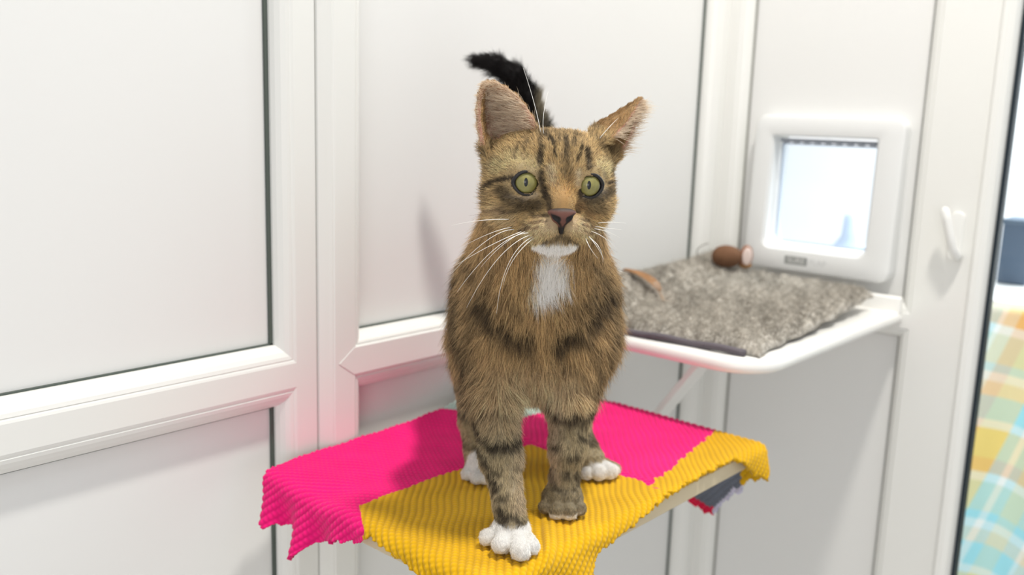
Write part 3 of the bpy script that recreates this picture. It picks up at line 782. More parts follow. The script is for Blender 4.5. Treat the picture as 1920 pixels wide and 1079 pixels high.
class Field:
    def __init__(s, lo, hi, step):
        s.lo = np.array(lo, float); s.st = step; s.n = np.ceil((np.array(hi) - s.lo) / step).astype(int) + 1
        s.D = np.full(s.n, 0.05, np.float32)
        s.ax = [s.lo[i] + np.arange(s.n[i]) * step for i in range(3)]

    def sub(s, lo, hi):
        sl = []
        for i in range(3):
            a_ = max(0, int((lo[i] - s.lo[i]) / s.st)); b_ = min(s.n[i], int((hi[i] - s.lo[i]) / s.st) + 2)
            sl.append(slice(a_, max(b_, a_ + 1)))
        G = np.stack(np.meshgrid(*[s.ax[i][sl[i]] for i in range(3)], indexing='ij'), -1)
        return tuple(sl), G

    def cap(s, a_, b_, ra, rb, k=0.012, tf=None):
        pa, pb = np.array(a_, float), np.array(b_, float)
        if tf is not None: ca, cb = h2c(pa), h2c(pb)
        else: ca, cb = pa, pb
        pad = max(ra, rb) + k + 0.004
        sl, G = s.sub(np.minimum(ca, cb) - pad, np.maximum(ca, cb) + pad)
        s.D[sl] = smin(s.D[sl], sd_cap(G, ca, cb, ra, rb), k)

    def ell(s, c, r, k=0.015, head=False, cut=False):
        cc = h2c(np.array(c, float)) if head else np.array(c, float)
        pad = max(r) + k + 0.004
        sl, G = s.sub(cc - pad, cc + pad)
        d = sd_ell(c2h(G), c, r) if head else sd_ell(G, c, r)
        s.D[sl] = -smin(-s.D[sl], d, k) if cut else smin(s.D[sl], d, k)

    def nets(s):
        D = s.D; neg = D < 0
        n0, n1, n2 = D.shape
        cnt = np.zeros((n0 - 1, n1 - 1, n2 - 1), np.int8)
        for dx in (0, 1):
            for dy in (0, 1):
                for dz in (0, 1):
                    cnt += neg[dx:n0 - 1 + dx, dy:n1 - 1 + dy, dz:n2 - 1 + dz]
        act = (cnt > 0) & (cnt < 8)
        ci = np.argwhere(act); idm = -np.ones(act.shape, np.int32); idm[act] = np.arange(len(ci))
        acc = np.zeros((len(ci), 3)); w = np.zeros(len(ci))
        corners = [(x, y, z) for x in (0, 1) for y in (0, 1) for z in (0, 1)]
        for A in corners:
            for ax_ in range(3):
                if A[ax_]: continue
                Bc = list(A); Bc[ax_] = 1
                va = D[ci[:, 0] + A[0], ci[:, 1] + A[1], ci[:, 2] + A[2]]; vb = D[ci[:, 0] + Bc[0], ci[:, 1] + Bc[1], ci[:, 2] + Bc[2]]
                m_ = (va < 0) != (vb < 0)
                t = va / np.where(m_, va - vb, 1)
                pt = np.tile(np.array(A, float), (len(ci), 1)); pt[:, ax_] = t
                acc[m_] += pt[m_]; w += m_
        V = s.lo + (ci + acc / w[:, None]) * s.st
        F = []
        for ax_ in range(3):
            o1, o2 = [(1, 2), (2, 0), (0, 1)][ax_]
            sl_a = [slice(1, -1)] * 3; sl_a[ax_] = slice(0, -1); sl_b = list(sl_a); sl_b[ax_] = slice(1, None)
            # edges between interior nodes along ax_
            na_ = neg[tuple(sl_a)]; nb_ = neg[tuple(sl_b)]
            for flip, msk in ((False, na_ & ~nb_), (True, ~na_ & nb_)):
                e = np.argwhere(msk); off = np.ones(3, int); off[ax_] = 0; e = e + off   # node index
                def cell(d1, d2):
                    q = e.copy(); q[:, o1] -= d1; q[:, o2] -= d2
                    return idm[q[:, 0], q[:, 1], q[:, 2]]
                quad = np.stack([cell(1, 1), cell(0, 1), cell(0, 0), cell(1, 0)], -1)
                F.append(quad[:, ::-1] if flip else quad)
        return V, np.concatenate(F)

    def grad(s, P):
        g = np.zeros((len(P), 3)); x = (P - s.lo) / s.st
        for ax_ in range(3):
            for sg in (1, -1):
                y = x.copy(); y[:, ax_] += sg * 0.8
                i = np.clip(np.floor(y).astype(int), 0, s.n - 2); f = y - i; v = 0
                for c_ in ((0, 0, 0), (1, 0, 0), (0, 1, 0), (0, 0, 1), (1, 1, 0), (1, 0, 1), (0, 1, 1), (1, 1, 1)):
                    wgt = np.prod([f[:, k] if c_[k] else 1 - f[:, k] for k in range(3)], axis=0)
                    v = v + wgt * s.D[i[:, 0] + c_[0], i[:, 1] + c_[1], i[:, 2] + c_[2]]
                g[:, ax_] += sg * v
        return g / np.maximum(np.linalg.norm(g, axis=1), 1e-9)[:, None]


FD = Field((-0.105, -0.262, -0.006), (0.105, 0.115, 0.425), 0.0016)
# trunk
FD.cap((0, -0.055, 0.172), (0, -0.12, 0.165), 0.062, 0.064, 0.02)
FD.cap((0, -0.12, 0.165), (0, -0.180, 0.178), 0.064, 0.060, 0.02)
FD.ell((0, -0.045, 0.185), (0.066, 0.055, 0.072), 0.02)
FD.ell((0.001, -0.022, 0.150), (0.052, 0.036, 0.055), 0.02)
FD.ell((0, -0.065, 0.128), (0.054, 0.050, 0.040), 0.02)
FD.cap((0, -0.035, 0.215), (0.004, 0.005, 0.262), 0.052, 0.042, 0.025)
FD.cap((0.0, -0.03, 0.235), (0.004, 0.010, 0.280), 0.050, 0.040, 0.02)
# shoulders and front legs
for sgn in (-1, 1):
    FD.cap((sgn * 0.040, -0.055, 0.195), (sgn * 0.043, -0.030, 0.150), 0.030, 0.030, 0.02)
FD.cap((-0.041, -0.030, 0.150), (-0.034, 0.012, 0.105), 0.030, 0.0205, 0.016)
FD.cap((-0.034, 0.012, 0.105), (-0.027, 0.042, 0.067), 0.0205, 0.0165, 0.01)
FD.cap((-0.027, 0.042, 0.067), (-0.019, 0.062, 0.033), 0.0165, 0.0118, 0.008)
FD.cap((-0.019, 0.062, 0.033), (-0.016, 0.068, 0.018), 0.0118, 0.0130, 0.006)
FD.cap((0.043, -0.045, 0.150), (0.033, -0.010, 0.100), 0.030, 0.0195, 0.016)
FD.cap((0.033, -0.010, 0.100), (0.0325, -0.002, 0.060), 0.0195, 0.0150, 0.01)
FD.cap((0.0325, -0.002, 0.060), (0.031, -0.003, 0.032), 0.0150, 0.0120, 0.008)
FD.cap((0.031, -0.003, 0.032), (0.030, 0.000, 0.018), 0.0120, 0.0150, 0.006)
# paws: palm and four separate toes each
FD.ell((-0.0165, 0.070, 0.0115), (0.0165, 0.013, 0.0105), 0.006)
for a_, b_, r_ in (((-0.027, 0.070, 0.011), (-0.0355, 0.074, 0.0080), 0.0070), ((-0.021, 0.076, 0.0130), (-0.0240, 0.0880, 0.0090), 0.0078),
                   ((-0.012, 0.077, 0.0130), (-0.0085, 0.0970, 0.0080), 0.0080), ((-0.007, 0.073, 0.0120), (0.0000, 0.0870, 0.0080), 0.0074)):
    FD.cap(a_, b_, r_ * 0.85, r_, 0.0012)
FD.ell((0.0295, 0.002, 0.0130), (0.0185, 0.015, 0.0125), 0.006)
for a_, b_, r_ in (((0.020, 0.004, 0.012), (0.0145, 0.010, 0.0080), 0.0068), ((0.026, 0.010, 0.012), (0.0240, 0.0185, 0.0078), 0.0074),
                   ((0.033, 0.010, 0.012), (0.0345, 0.0190, 0.0078), 0.0074), ((0.040, 0.004, 0.012), (0.0440, 0.0110, 0.0080), 0.0068)):
    FD.cap(a_, b_, r_ * 0.85, r_, 0.0012)
# haunches, hind legs
for sgn in (-1, 1):
    FD.cap((sgn * 0.034, -0.180, 0.175), (sgn * 0.046, -0.140, 0.110), 0.042, 0.032, 0.02)
FD.cap((-0.048, -0.140, 0.108), (-0.052, -0.135, 0.060), 0.028, 0.017, 0.012)
FD.cap((-0.052, -0.135, 0.058), (-0.050, -0.118, 0.034), 0.0165, 0.0125, 0.008)
FD.cap((-0.050, -0.118, 0.034), (-0.0475, -0.072, 0.014), 0.0125, 0.0120, 0.008)
FD.cap((-0.058, -0.115, 0.100), (-0.056, -0.100, 0.050), 0.022, 0.013, 0.014)
FD.cap((-0.056, -0.100, 0.050), (-0.049, -0.075, 0.014), 0.013, 0.0115, 0.010)
for a_, b_ in (((-0.056, -0.070, 0.011), (-0.0590, -0.0630, 0.0070)), ((-0.050, -0.066, 0.011), (-0.0500, -0.0530, 0.0075)), ((-0.044, -0.066, 0.011), (-0.0415, -0.0530, 0.0075)), ((-0.039, -0.070, 0.011), (-0.0350, -0.0600, 0.0070))):
    FD.cap(a_, b_, 0.0062, 0.0066, 0.0022)
FD.cap((0.048, -0.140, 0.108), (0.048, -0.132, 0.060), 0.028, 0.018, 0.012)
FD.cap((0.048, -0.132, 0.060), (0.048, -0.118, 0.034), 0.018, 0.014, 0.008)
FD.cap((0.048, -0.118, 0.034), (0.064, -0.086, 0.015), 0.014, 0.0125, 0.008)
for a_, b_, r_ in (((0.058, -0.082, 0.011), (0.0575, -0.0735, 0.0075), 0.0068), ((0.064, -0.082, 0.013), (0.0690, -0.0730, 0.0085), 0.0082), ((0.070, -0.084, 0.013), (0.0790, -0.0770, 0.0090), 0.0086), ((0.074, -0.090, 0.012), (0.0850, -0.0850, 0.0080), 0.0070)):
    FD.cap(a_, b_, r_ * 0.85, r_, 0.0012)
# tail
TAIL = [(0, -0.200, 0.226), (0.006, -0.218, 0.255), (0.006, -0.230, 0.285), (0.003, -0.234, 0.312), (-0.003, -0.235, 0.342), (-0.012, -0.232, 0.370), (-0.028, -0.230, 0.393), (-0.048, -0.228, 0.404), (-0.069, -0.227, 0.4075)]
TR = [0.017, 0.0150, 0.0140, 0.0130, 0.0120, 0.0108, 0.0095, 0.0078, 0.0045]
for i in range(len(TAIL) - 1): FD.cap(TAIL[i], TAIL[i + 1], TR[i], TR[i + 1], 0.006)
# head (millimetre-true skull, brow, cheeks, muzzle, jaw, chin)
mm = 0.001
FD.ell((-1 * mm, 2 * mm, 0), (52.5 * mm, 36 * mm, 40 * mm), 0.012, head=True)
for sgn in (-1, 1): FD.ell((sgn * 21 * mm, 18 * mm, -2 * mm), (25 * mm, 20 * mm, 28 * mm), 0.012, head=True)
FD.ell((0, 14 * mm, 10 * mm), (32 * mm, 23 * mm, 27 * mm), 0.012, head=True)
for sgn in (-1, 1):
    FD.ell((sgn * 29.5 * mm - 1.5 * mm, -16 * mm, 7 * mm), (23.5 * mm, 22 * mm, 25 * mm), 0.010, head=True)
    FD.ell((sgn * 25 * mm, 11 * mm, 26 * mm), (15 * mm, 6.5 * mm, 11 * mm), 0.008, head=True)
    FD.ell((sgn * 24 * mm, -12 * mm, 25 * mm), (13 * mm, 6 * mm, 10 * mm), 0.008, head=True)
    FD.ell((sgn * 10.5 * mm, -33 * mm, 37 * mm), (13.5 * mm, 10 * mm, 12.5 * mm), 0.005, head=True)
FD.cap((0, 4 * mm, 27 * mm), (0, -14 * mm, 40 * mm), 13 * mm, 10.5 * mm, 0.008, tf=1)
FD.cap((0, -14 * mm, 40 * mm), (0, -21 * mm, 43.5 * mm), 10.5 * mm, 8.5 * mm, 0.005, tf=1)
FD.ell((-0.5 * mm, -46 * mm, 31 * mm), (17 * mm, 9 * mm, 13.5 * mm), 0.006, head=True)
FD.ell((0, -34 * mm, 12 * mm), (32 * mm, 18 * mm, 26 * mm), 0.012, head=True)
EYES = [np.array([-25.5 * mm, 0.8 * mm, 29 * mm]), np.array([24.5 * mm, -0.5 * mm, 29 * mm])]
for e_ in EYES:
    FD.ell(e_, (12.3 * mm,) * 3, 0.0045, head=True)         # lids
for e_ in EYES:
    FD.ell(e_ + np.array([0, 0, 1.5 * mm]), (10.2 * mm, 9.5 * mm, 12.6 * mm), 0.001, head=True, cut=True)


def bez(p0, p1, p2, t): return (1 - t) ** 2 * p0 + 2 * t * (1 - t) * p1 + t * t * p2


def ear_ribs(rims, tip, spread, n=19):
    """rims: three (base, mid) pairs: outer rim, back, inner rim"""
    out = []
    Bs = [np.array(r[0], float) for r in rims]; Ms = [np.array(r[1], float) for r in rims]; tip = np.array(tip, float)
    for k in range(n):
        t = k / (n - 1)
        bc = 2 * Bs[1] - 0.5 * (Bs[0] + Bs[2]); mc = 2 * Ms[1] - 0.5 * (Ms[0] + Ms[2])
        b0 = bez(Bs[0], bc, Bs[2], t); m0 = bez(Ms[0], mc, Ms[2], t); tp = tip + (t - 0.5) * np.array(spread, float)
        ctrl = 2 * m0 - 0.5 * (b0 + tp)
        out.append([bez(b0, ctrl, tp, s_) * mm for s_ in np.linspace(0, 1, 6)])
    return out


EARL = ear_ribs([((-52, 10, 8), (-60, 48, 4)), ((-36, 28, -14), (-49, 55, -14)), ((-14, 38, 12), (-28, 63, 6))], (-51, 75.5, -5), (9, 1, 3))
EARR = ear_ribs([((33, 30, 18), (54, 44, 12)), ((40, 40, -12), (56, 54, -8)), ((50, 12, 2), (65, 36, -2))], (74, 65, -2), (3, -6, -4))


def ear_dist(q):
    d = np.full(len(q), 1.0)
    for ribs in (EARL, EARR):
        for rb in ribs:
            for i in range(5): d = np.minimum(d, sd_cap(q, rb[i], rb[i + 1], 0, 0))
    return d


for ribs in (EARL, EARR):
    for rb in ribs:
        for i in range(5):
            r0_, r1_ = [(0.0026, 0.0023), (0.0023, 0.0020), (0.0020, 0.0018), (0.0018, 0.0017), (0.0017, 0.0016)][i]
            FD.cap(rb[i], rb[i + 1], r0_, r1_, 0.0022 if i else 0.0045, tf=1)

Vc, Fc = FD.nets()
Nc = FD.grad(Vc)


# ---- coat colours ------------------------------------------------------------
def stroke(x, y, pts, w, soft=0.6):
    """0..1 mask of a polyline of half-width w in chart units"""
    d = np.full(len(x), 1e9)
    P = np.stack([x, y], -1)
    if len(pts) == 1: d = np.hypot(x - pts[0][0], y - pts[0][1])
    for i in range(len(pts) - 1):
        a_ = np.array(pts[i], float); ab = np.array(pts[i + 1], float) - a_
        t = np.clip(((P - a_) @ ab) / (ab @ ab + 1e-9), 0, 1)
        d = np.minimum(d, np.linalg.norm(P - a_ - t[:, None] * ab, axis=1))
    return np.clip((w * (1 + soft) - d) / (2 * w * soft), 0, 1)


FACE_DARK = [([(1011, 310), (1011, 295), (1014, 282)], 5.5, 1.0), ([(1014, 282), (1010, 268), (1016, 254)], 3.5, .6), ([(1019, 256), (1034, 270), (1038, 298)], 3, .9), ([(1058, 262), (1058, 300)], 5, .75), ([(1058, 300), (1062, 335)], 9, .38),
             ([(1058, 244), (1085, 243), (1104, 250)], 6, .8), ([(1088, 272), (1083, 290), (1078, 304)], 2.8, .9), ([(1098, 286), (1099, 300), (1103, 314)], 5.5, 1.0), ([(1020, 246), (1026, 260)], 4, .7), ([(1076, 250), (1072, 275)], 4, .6), ([(1042, 250), (1046, 270)], 4, .5), ([(1118, 262), (1128, 280)], 4, .45), ([(990, 262), (982, 285)], 4, .45), ([(972, 275), (962, 300)], 3, .4),
             ([(958, 336), (938, 342), (920, 352), (902, 368)], 4.0, 1.0), ([(902, 368), (896, 384)], 5, .7), ([(942, 362), (958, 380), (985, 388), (1008, 386)], 11, .72), ([(915, 372), (905, 395)], 9, .4), ([(1000, 400), (1030, 378)], 6, .55),
             ([(1012, 330), (1017, 350), (1024, 374)], 6.5, 1.0), ([(1056, 446), (1056, 452)], 12, .35), ([(1018, 362), (1026, 380)], 5, .7), ([(962, 388), (940, 398), (912, 404)], 4, .5), ([(975, 398), (945, 400)], 3, .75), ([(900, 408), (925, 420)], 6, .35),
             ([(1086, 362), (1090, 372)], 4.5, 1.0), ([(1100, 378), (1122, 376), (1146, 360)], 9, .72), ([(1110, 395), (1130, 392)], 9, .5), ([(1143, 343), (1156, 348)], 3, .9), ([(1152, 322), (1157, 336)], 5, .6), ([(1095, 388), (1100, 396)], 6, .5),
             ([(1028, 378), (1030, 396)], 4.5, .8), ([(1086, 380), (1084, 398)], 4, .6), ([(1006, 408), (1030, 406)], 3, .7), ([(1002, 418), (1024, 417)], 2.6, .55), ([(985, 424), (1010, 428)], 2.6, .5), ([(980, 434), (992, 430)], 2.2, .7),
             ([(1090, 412), (1104, 414)], 3, .7), ([(1092, 422), (1112, 424)], 2.6, .6), ([(1098, 432), (1114, 438)], 2.6, .5), ([(1118, 430), (1128, 436)], 2.4, .7),
             ([(1057, 424), (1057, 440)], 2.4, 1.0), ([(1040, 452), (1054, 444), (1070, 452)], 4, .7), ([(1020, 459), (1040, 450)], 2.4, .7), ([(1070, 450), (1088, 459)], 2.4, .7),
             ([(930, 300), (915, 320)], 5, .4), ([(905, 290), (903, 310)], 6, .7)]
BODY_DARK = [([(902, 566), (925, 596), (955, 616), (985, 626)], 15, .95), ([(985, 626), (1004, 634)], 9, .7), ([(1046, 634), (1062, 622), (1092, 612), (1124, 578), (1146, 545)], 14, .85), ([(884, 495), (905, 528), (945, 552), (985, 566)], 9, .5), ([(1070, 570), (1112, 540), (1134, 510)], 10, .55),
             ([(858, 470), (850, 540), (852, 610), (866, 680), (880, 730)], 8, .75), ([(1160, 560), (1158, 620), (1140, 690)], 7, .45), ([(890, 600), (880, 660), (896, 710)], 8, .35), ([(940, 470), (925, 500)], 8, .35), ([(1110, 470), (1125, 500)], 8, .4), ([(1108, 660), (1126, 640)], 8, .4),
             ([(1052, 676), (1075, 684)], 8, .5), ([(1000, 660), (1010, 690)], 6, .3), ([(870, 700), (880, 760), (892, 800)], 7, .8), ([(1130, 690), (1116, 740)], 6, .6), ([(880, 745), (900, 770)], 8, .8)]
LLEG_DARK = [([(900, 752), (925, 762), (945, 768)], 5, .7), ([(888, 785), (896, 806), (925, 822), (955, 824), (984, 812)], 7, .95), ([(902, 838), (916, 858), (934, 868)], 6, .75), ([(918, 884), (932, 900), (928, 915)], 6, .8), ([(934, 928), (952, 918)], 5, .6), ([(940, 950), (950, 962), (938, 975)], 8, .9), ([(962, 962), (975, 975)], 6, .7), ([(968, 860), (980, 870)], 4, .4), ([(930, 985), (960, 992), (985, 985)], 8, .6)]
RLEG_DARK = [([(1032, 762), (1048, 776), (1075, 776), (1112, 764)], 8, 1.0), ([(1038, 830), (1048, 834)], 5, .7), ([(1070, 844), (1082, 850)], 5, .7), ([(1085, 810), (1098, 822)], 4.5, .7), ([(1060, 880), (1068, 884)], 4, .7), ([(1030, 880), (1040, 900)], 5, .5), ([(1082, 880), (1090, 900)], 5, .6), ([(1036, 908), (1060, 912), (1088, 905)], 3.5, .6), ([(1092, 785), (1104, 800)], 4, .5)]


def lerp(a_, b_, t): return a_ + (b_ - a_) * t[:, None]


def coat(p, nrm, q, eard):
    """albedo, 'darkness' and hair length for points p (cat space)"""
    n_ = len(p); u, nn_, z = p[:, 0], p[:, 1], p[:, 2]
    nz = lambda f, s_: noise3(p, f, s_)
    brown = s2l(192, 160, 114); dark = s2l(46, 37, 30); grey = s2l(150, 134, 108); cream = s2l(214, 190, 156); white = s2l(246, 243, 238); orange = s2l(212, 166, 108); black = s2l(26, 22, 22)
    col = np.tile(brown, (n_, 1)); dk = np.zeros(n_); L = np.full(n_, 0.0125)
    head = (np.linalg.norm(q / np.array([0.062, 0.066, 0.066]), axis=1) < 1.08) & (q[:, 1] > -0.038 - 0.45 * np.maximum(q[:, 2], 0)) & (q[:, 2] > -0.035)
    head |= (eard < 0.006) & (q[:, 1] > 0.012)
    tail = (nn_ < -0.195) & (z > 0.245)
    # --- trunk
    cx_ = 993 + 75 * z + 2230 * u; cy_ = 500 + (0.223 - z) * 2200
    wx, wy = cx_ + 5 * nz(70, 1), cy_ + 5 * nz(70, 2)
    front = np.clip((nn_ + 0.085) / 0.04, 0, 1)
    side = np.clip(np.abs(u) / 0.065, 0, 1) ** 2
    col = lerp(col, np.tile(s2l(162, 138, 104), (n_, 1)), side * 0.7)
    col = lerp(col, np.tile(cream, (n_, 1)), np.clip((wy - 650) / 80, 0, 1) * np.clip(1.3 - np.abs(u) / 0.05, 0, 1) * 0.85)
    for pts, w, s_ in BODY_DARK: dk = np.maximum(dk, stroke(wx, wy, pts, w * 1.1, 0.6) * min(1, s_ * 1.15) * front)
    stripes = np.clip(np.sin(nn_ * 2 * math.pi / 0.034 + 1.2 * nz(9, 3)) * 1.4 - 0.1, 0, 1) * 0.8
    dk = np.maximum(dk, stripes * (1 - front) * np.clip((z - 0.05) / 0.05, 0, 1))
    dk = np.maximum(dk, (1 - front) * np.clip(1 - np.abs(u) / 0.022, 0, 1) * (z > 0.2))
    dk = dk + 0.14 * nz(110, 4) + 0.13 * nz(260, 6)
    bib = stroke(wx + 10 * nz(120, 5) + 6 * nz(260, 7), wy, [(1034, 470), (1036, 505), (1028, 525)], 25, 0.35) * np.clip((552 - wy - 14 * nz(130, 2)) / 22, 0, 1)
    bib = np.maximum(bib, stroke(wx, wy + 5 * nz(160, 3), [(1008, 535), (1024, 520), (1052, 512)], 12, 0.6)) * front * (nn_ > -0.03)
    L = np.where(z > 0.11, 0.0125 + 0.004 * front, L)
    # --- legs
    lo = z < 0.108
    lft = (u < 0.004) | ((nn_ > 0.045) & (u < 0.014)); fl = lo & (nn_ > -0.062) & lft; frr = lo & (nn_ > -0.062) & ~lft; fl &= (z > 0.05) | (nn_ > -0.03); frr &= (z > 0.05) | (nn_ > -0.045); hind = lo & ~fl & ~frr
    legcol = s2l(176, 160, 128)
    t_ = np.clip((0.112 - z) / 0.03, 0, 1) * (fl | frr | hind)
    col = lerp(col, np.tile(legcol, (n_, 1)), t_)
    inner_ = np.clip((u + 0.022) / 0.012, 0, 1) * fl * (z > 0.03); col = lerp(col, np.tile(s2l(192, 172, 146), (n_, 1)), inner_ * 0.6)
    inner_ = np.clip((0.030 - u) / 0.010, 0, 1) * frr * (z > 0.03); col = lerp(col, np.tile(s2l(186, 164, 142), (n_, 1)), inner_ * 0.6)
    ly = np.interp(z, [0.0, 0.020, 0.040, 0.069, 0.102, 0.112], [1020, 985, 930, 850, 770, 745]); ry = np.interp(z, [0, 0.012, 0.031, 0.057, 0.096, 0.108], [955, 935, 900, 850, 770, 745])
    lx = np.interp(z, [0.02, 0.04, 0.069, 0.102], [995, 998, 1002, 1003]) + 2240 * u; rx = np.interp(z, [0.02, 0.031, 0.057, 0.096], [993, 995, 996, 998]) + 2130 * u
    dleg = np.zeros(n_)
    w1 = 3 * nz(120, 6)
    for pts, w, s_ in LLEG_DARK: dleg = np.maximum(dleg, stroke(lx + w1, ly + 3 * nz(120, 7), pts, w * 1.15, 0.5) * min(1, s_ * 1.2) * fl)
    for pts, w, s_ in RLEG_DARK: dleg = np.maximum(dleg, stroke(rx + w1, ry + 3 * nz(120, 7), pts, w * 1.15, 0.5) * min(1, s_ * 1.2) * frr)
    dleg = np.maximum(dleg, np.clip(np.sin(z * 2 * math.pi / 0.026 + nz(12, 2)) * 1.3 - 0.2, 0, 1) * 0.7 * hind * (z > 0.03))
    backside = np.clip((-nrm[:, 1] - 0.1) / 0.5, 0, 1) * (fl | frr)
    dleg = np.maximum(dleg, backside * np.clip(np.sin(z * 2 * math.pi / 0.024) * 1.3, 0, 1) * 0.7)
    dleg = np.maximum(dleg, frr * np.clip((0.030 - z) / 0.010, 0, 1) * 0.42)
    dk = np.where(fl | frr | hind, np.maximum(dleg, dk * (1 - t_)), dk) + 0.10 * nz(150, 8) * t_
    L = np.where(lo, np.interp(z, [0, 0.018, 0.035, 0.08, 0.108], [0.0028, 0.0034, 0.0050, 0.0065, 0.011]), L)
    # --- tail
    tl = lerp(np.tile(black, (n_, 1)), np.tile(s2l(150, 140, 118), (n_, 1)), np.clip((u - np.interp(z, [0.24, 0.30, 0.37], [0.006, -0.001, -0.006])) / 0.005, 0, 1) * np.clip((0.385 - z) / 0.02, 0, 1) * (0.65 + 0.35 * np.sin(z * 2 * math.pi / 0.05)))
    col[tail] = tl[tail]; dk[tail] = 0; L[tail] = np.interp(z[tail] - u[tail] * 0.5, [0.25, 0.35, 0.43], [0.014, 0.013, 0.009])
    # --- head
    fx, fy = face_chart(q); fx = fx + 1.6 * nz(220, 1); fy = fy + 1.6 * nz(220, 2)
    facing = np.clip((q[:, 2] - 0.0) / 0.012, 0, 1)
    hcol = np.tile(s2l(198, 170, 124), (n_, 1))
    hcol = lerp(hcol, np.tile(s2l(208, 186, 142), (n_, 1)), np.clip(stroke(fx, fy, [(930, 320), (960, 300), (1000, 315)], 14) + stroke(fx, fy, [(1125, 310), (1140, 320)], 12), 0, 1))
    hcol = lerp(hcol, np.tile(s2l(214, 190, 156), (n_, 1)), np.clip(stroke(fx, fy, [(1030, 322), (1036, 345)], 8) + stroke(fx, fy, [(1082, 326), (1078, 348)], 6) + stroke(fx, fy, [(955, 372), (985, 376), (1005, 368)], 4) + stroke(fx, fy, [(1095, 372), (1120, 370), (1134, 358)], 4), 0, 1))
    hcol = lerp(hcol, np.tile(s2l(208, 182, 146), (n_, 1)), stroke(fx, fy, [(935, 400), (960, 415)], 12) * 0.7)
    hcol = lerp(hcol, np.tile(s2l(226, 196, 156), (n_, 1)), np.clip(stroke(fx, fy, [(1000, 438), (1038, 424)], 17) + stroke(fx, fy, [(1080, 424), (1115, 435)], 16), 0, 1) * 1.0)
    hcol = lerp(hcol, np.tile(s2l(214, 176, 126), (n_, 1)), stroke(fx, fy, [(1088, 385), (1098, 400), (1120, 410)], 9) * 0.8)
    hcol = lerp(hcol, np.tile(orange, (n_, 1)), stroke(fx, fy, [(1057, 366), (1057, 386)], 21, 0.8) * 0.9)
    hd = np.zeros(n_)
    for pts, w, s_ in FACE_DARK: hd = np.maximum(hd, stroke(fx, fy, pts, w * 1.1, 0.42) * min(1, s_ * 1.12))
    hd = hd * facing + (0.16 * nz(260, 3) + 0.16 * nz(420, 9)) * (0.45 + 0.55 * np.clip((q[:, 1] + 0.005) / 0.01, 0, 1))
    crown = np.clip((q[:, 1] - 0.028) / 0.012, 0, 1) * np.clip(1 - np.abs(q[:, 0]) / 0.03, 0, 1); hd = np.maximum(hd, crown * (0.5 + 0.4 * nz(90, 5)))
    hd = np.maximum(hd, (1 - facing) * np.clip(np.sin(q[:, 1] * 2 * math.pi / 0.02) * 1.2, 0, 1) * 0.6)
    chin = (q[:, 2] > 0.018) * np.clip((fy - 457 - np.abs(fx - 1052) * 0.02) / 5, 0, 1) * np.clip((47 - np.abs(fx - 1045)) / 8, 0, 1)
    hL = np.full(n_, 0.0065)
    hL = np.where(q[:, 2] > 0.02, 0.0048, hL)
    cheek = np.clip((np.abs(q[:, 0]) - 0.030) / 0.014, 0, 1) * np.clip((0.012 - q[:, 1]) / 0.02, 0, 1)
    hL = hL + 0.0055 * cheek
    de = np.minimum(np.linalg.norm(q - EYES[0], axis=1), np.linalg.norm(q - EYES[1], axis=1))
    hL = np.minimum(hL, 0.0013 + np.maximum(de - 0.0125, 0) * 0.34)
    dn_ = np.linalg.norm(q - np.array([0, -0.022, 0.050]), axis=1)
    hL = np.minimum(hL, 0.0012 + np.maximum(dn_ - 0.008, 0) * 0.17)
    # ears
    ear = (eard < 0.0052) & (((q[:, 0] < 0) & (q[:, 1] > 0.030 + (q[:, 0] + 0.05) * 0.35)) | ((q[:, 0] > 0) & (q[:, 0] + q[:, 1] > 0.083)))
    opening = np.where(q[:, 0:1] < 0, np.array([-0.15, 0.0, 1.0]), np.array([0.35, -0.55, 0.75]))
    nh = np.stack([nrm[:, 0] * CP - nrm[:, 1] * SP, nrm[:, 2], nrm[:, 0] * SP + nrm[:, 1] * CP], -1)
    od = np.sum(nh * opening, 1)
    insd = ear & (od > 0.25)
    hcol = np.where(ear[:, None], s2l(158, 126, 86), hcol)
    pinkish = lerp(np.tile(s2l(186, 138, 120), (n_, 1)), np.tile(s2l(166, 134, 104), (n_, 1)), np.clip((q[:, 1] - 0.045) / 0.03, 0, 1))
    hcol = np.where(insd[:, None], pinkish, hcol); hd = np.where(ear, hd * 0.25, hd); hL = np.where(ear, 0.0035, hL); hL = np.where(insd, 0.0045, hL)
    rim = ear & (np.abs(od - 0.1) < 0.42)
    hcol = np.where(rim[:, None], s2l(178, 144, 100), hcol); insd = insd & ~rim; hL = np.where(rim, 0.0028, hL)
    H = head & ~tail
    col = np.where(H[:, None], hcol, col); dk = np.where(H, hd, dk); L = np.where(H, hL, L)
    dk = np.clip(dk, -0.25, 1)
    col = np.where(tail[:, None], col, lerp(col, np.tile(dark, (n_, 1)), np.clip(dk, 0, 1) * 0.93) * (1 - np.minimum(dk, 0) * 0.7)[:, None])
    # white: chin, bib, toes
    wht = np.where(H, chin, bib)
    toes = np.zeros(n_)
    toes = np.maximum(toes, fl * np.clip((nn_ - 0.0660 + 0.9 * np.maximum(-0.017 - u - 0.010, 0) + (0.024 - z) * 0.55) / 0.003, 0, 1) * np.clip((0.0225 - z) / 0.002, 0, 1))
    toes = np.maximum(toes, frr * np.clip((nn_ - 0.0155) / 0.003, 0, 1) * np.clip((0.0088 - z) / 0.002, 0, 1))
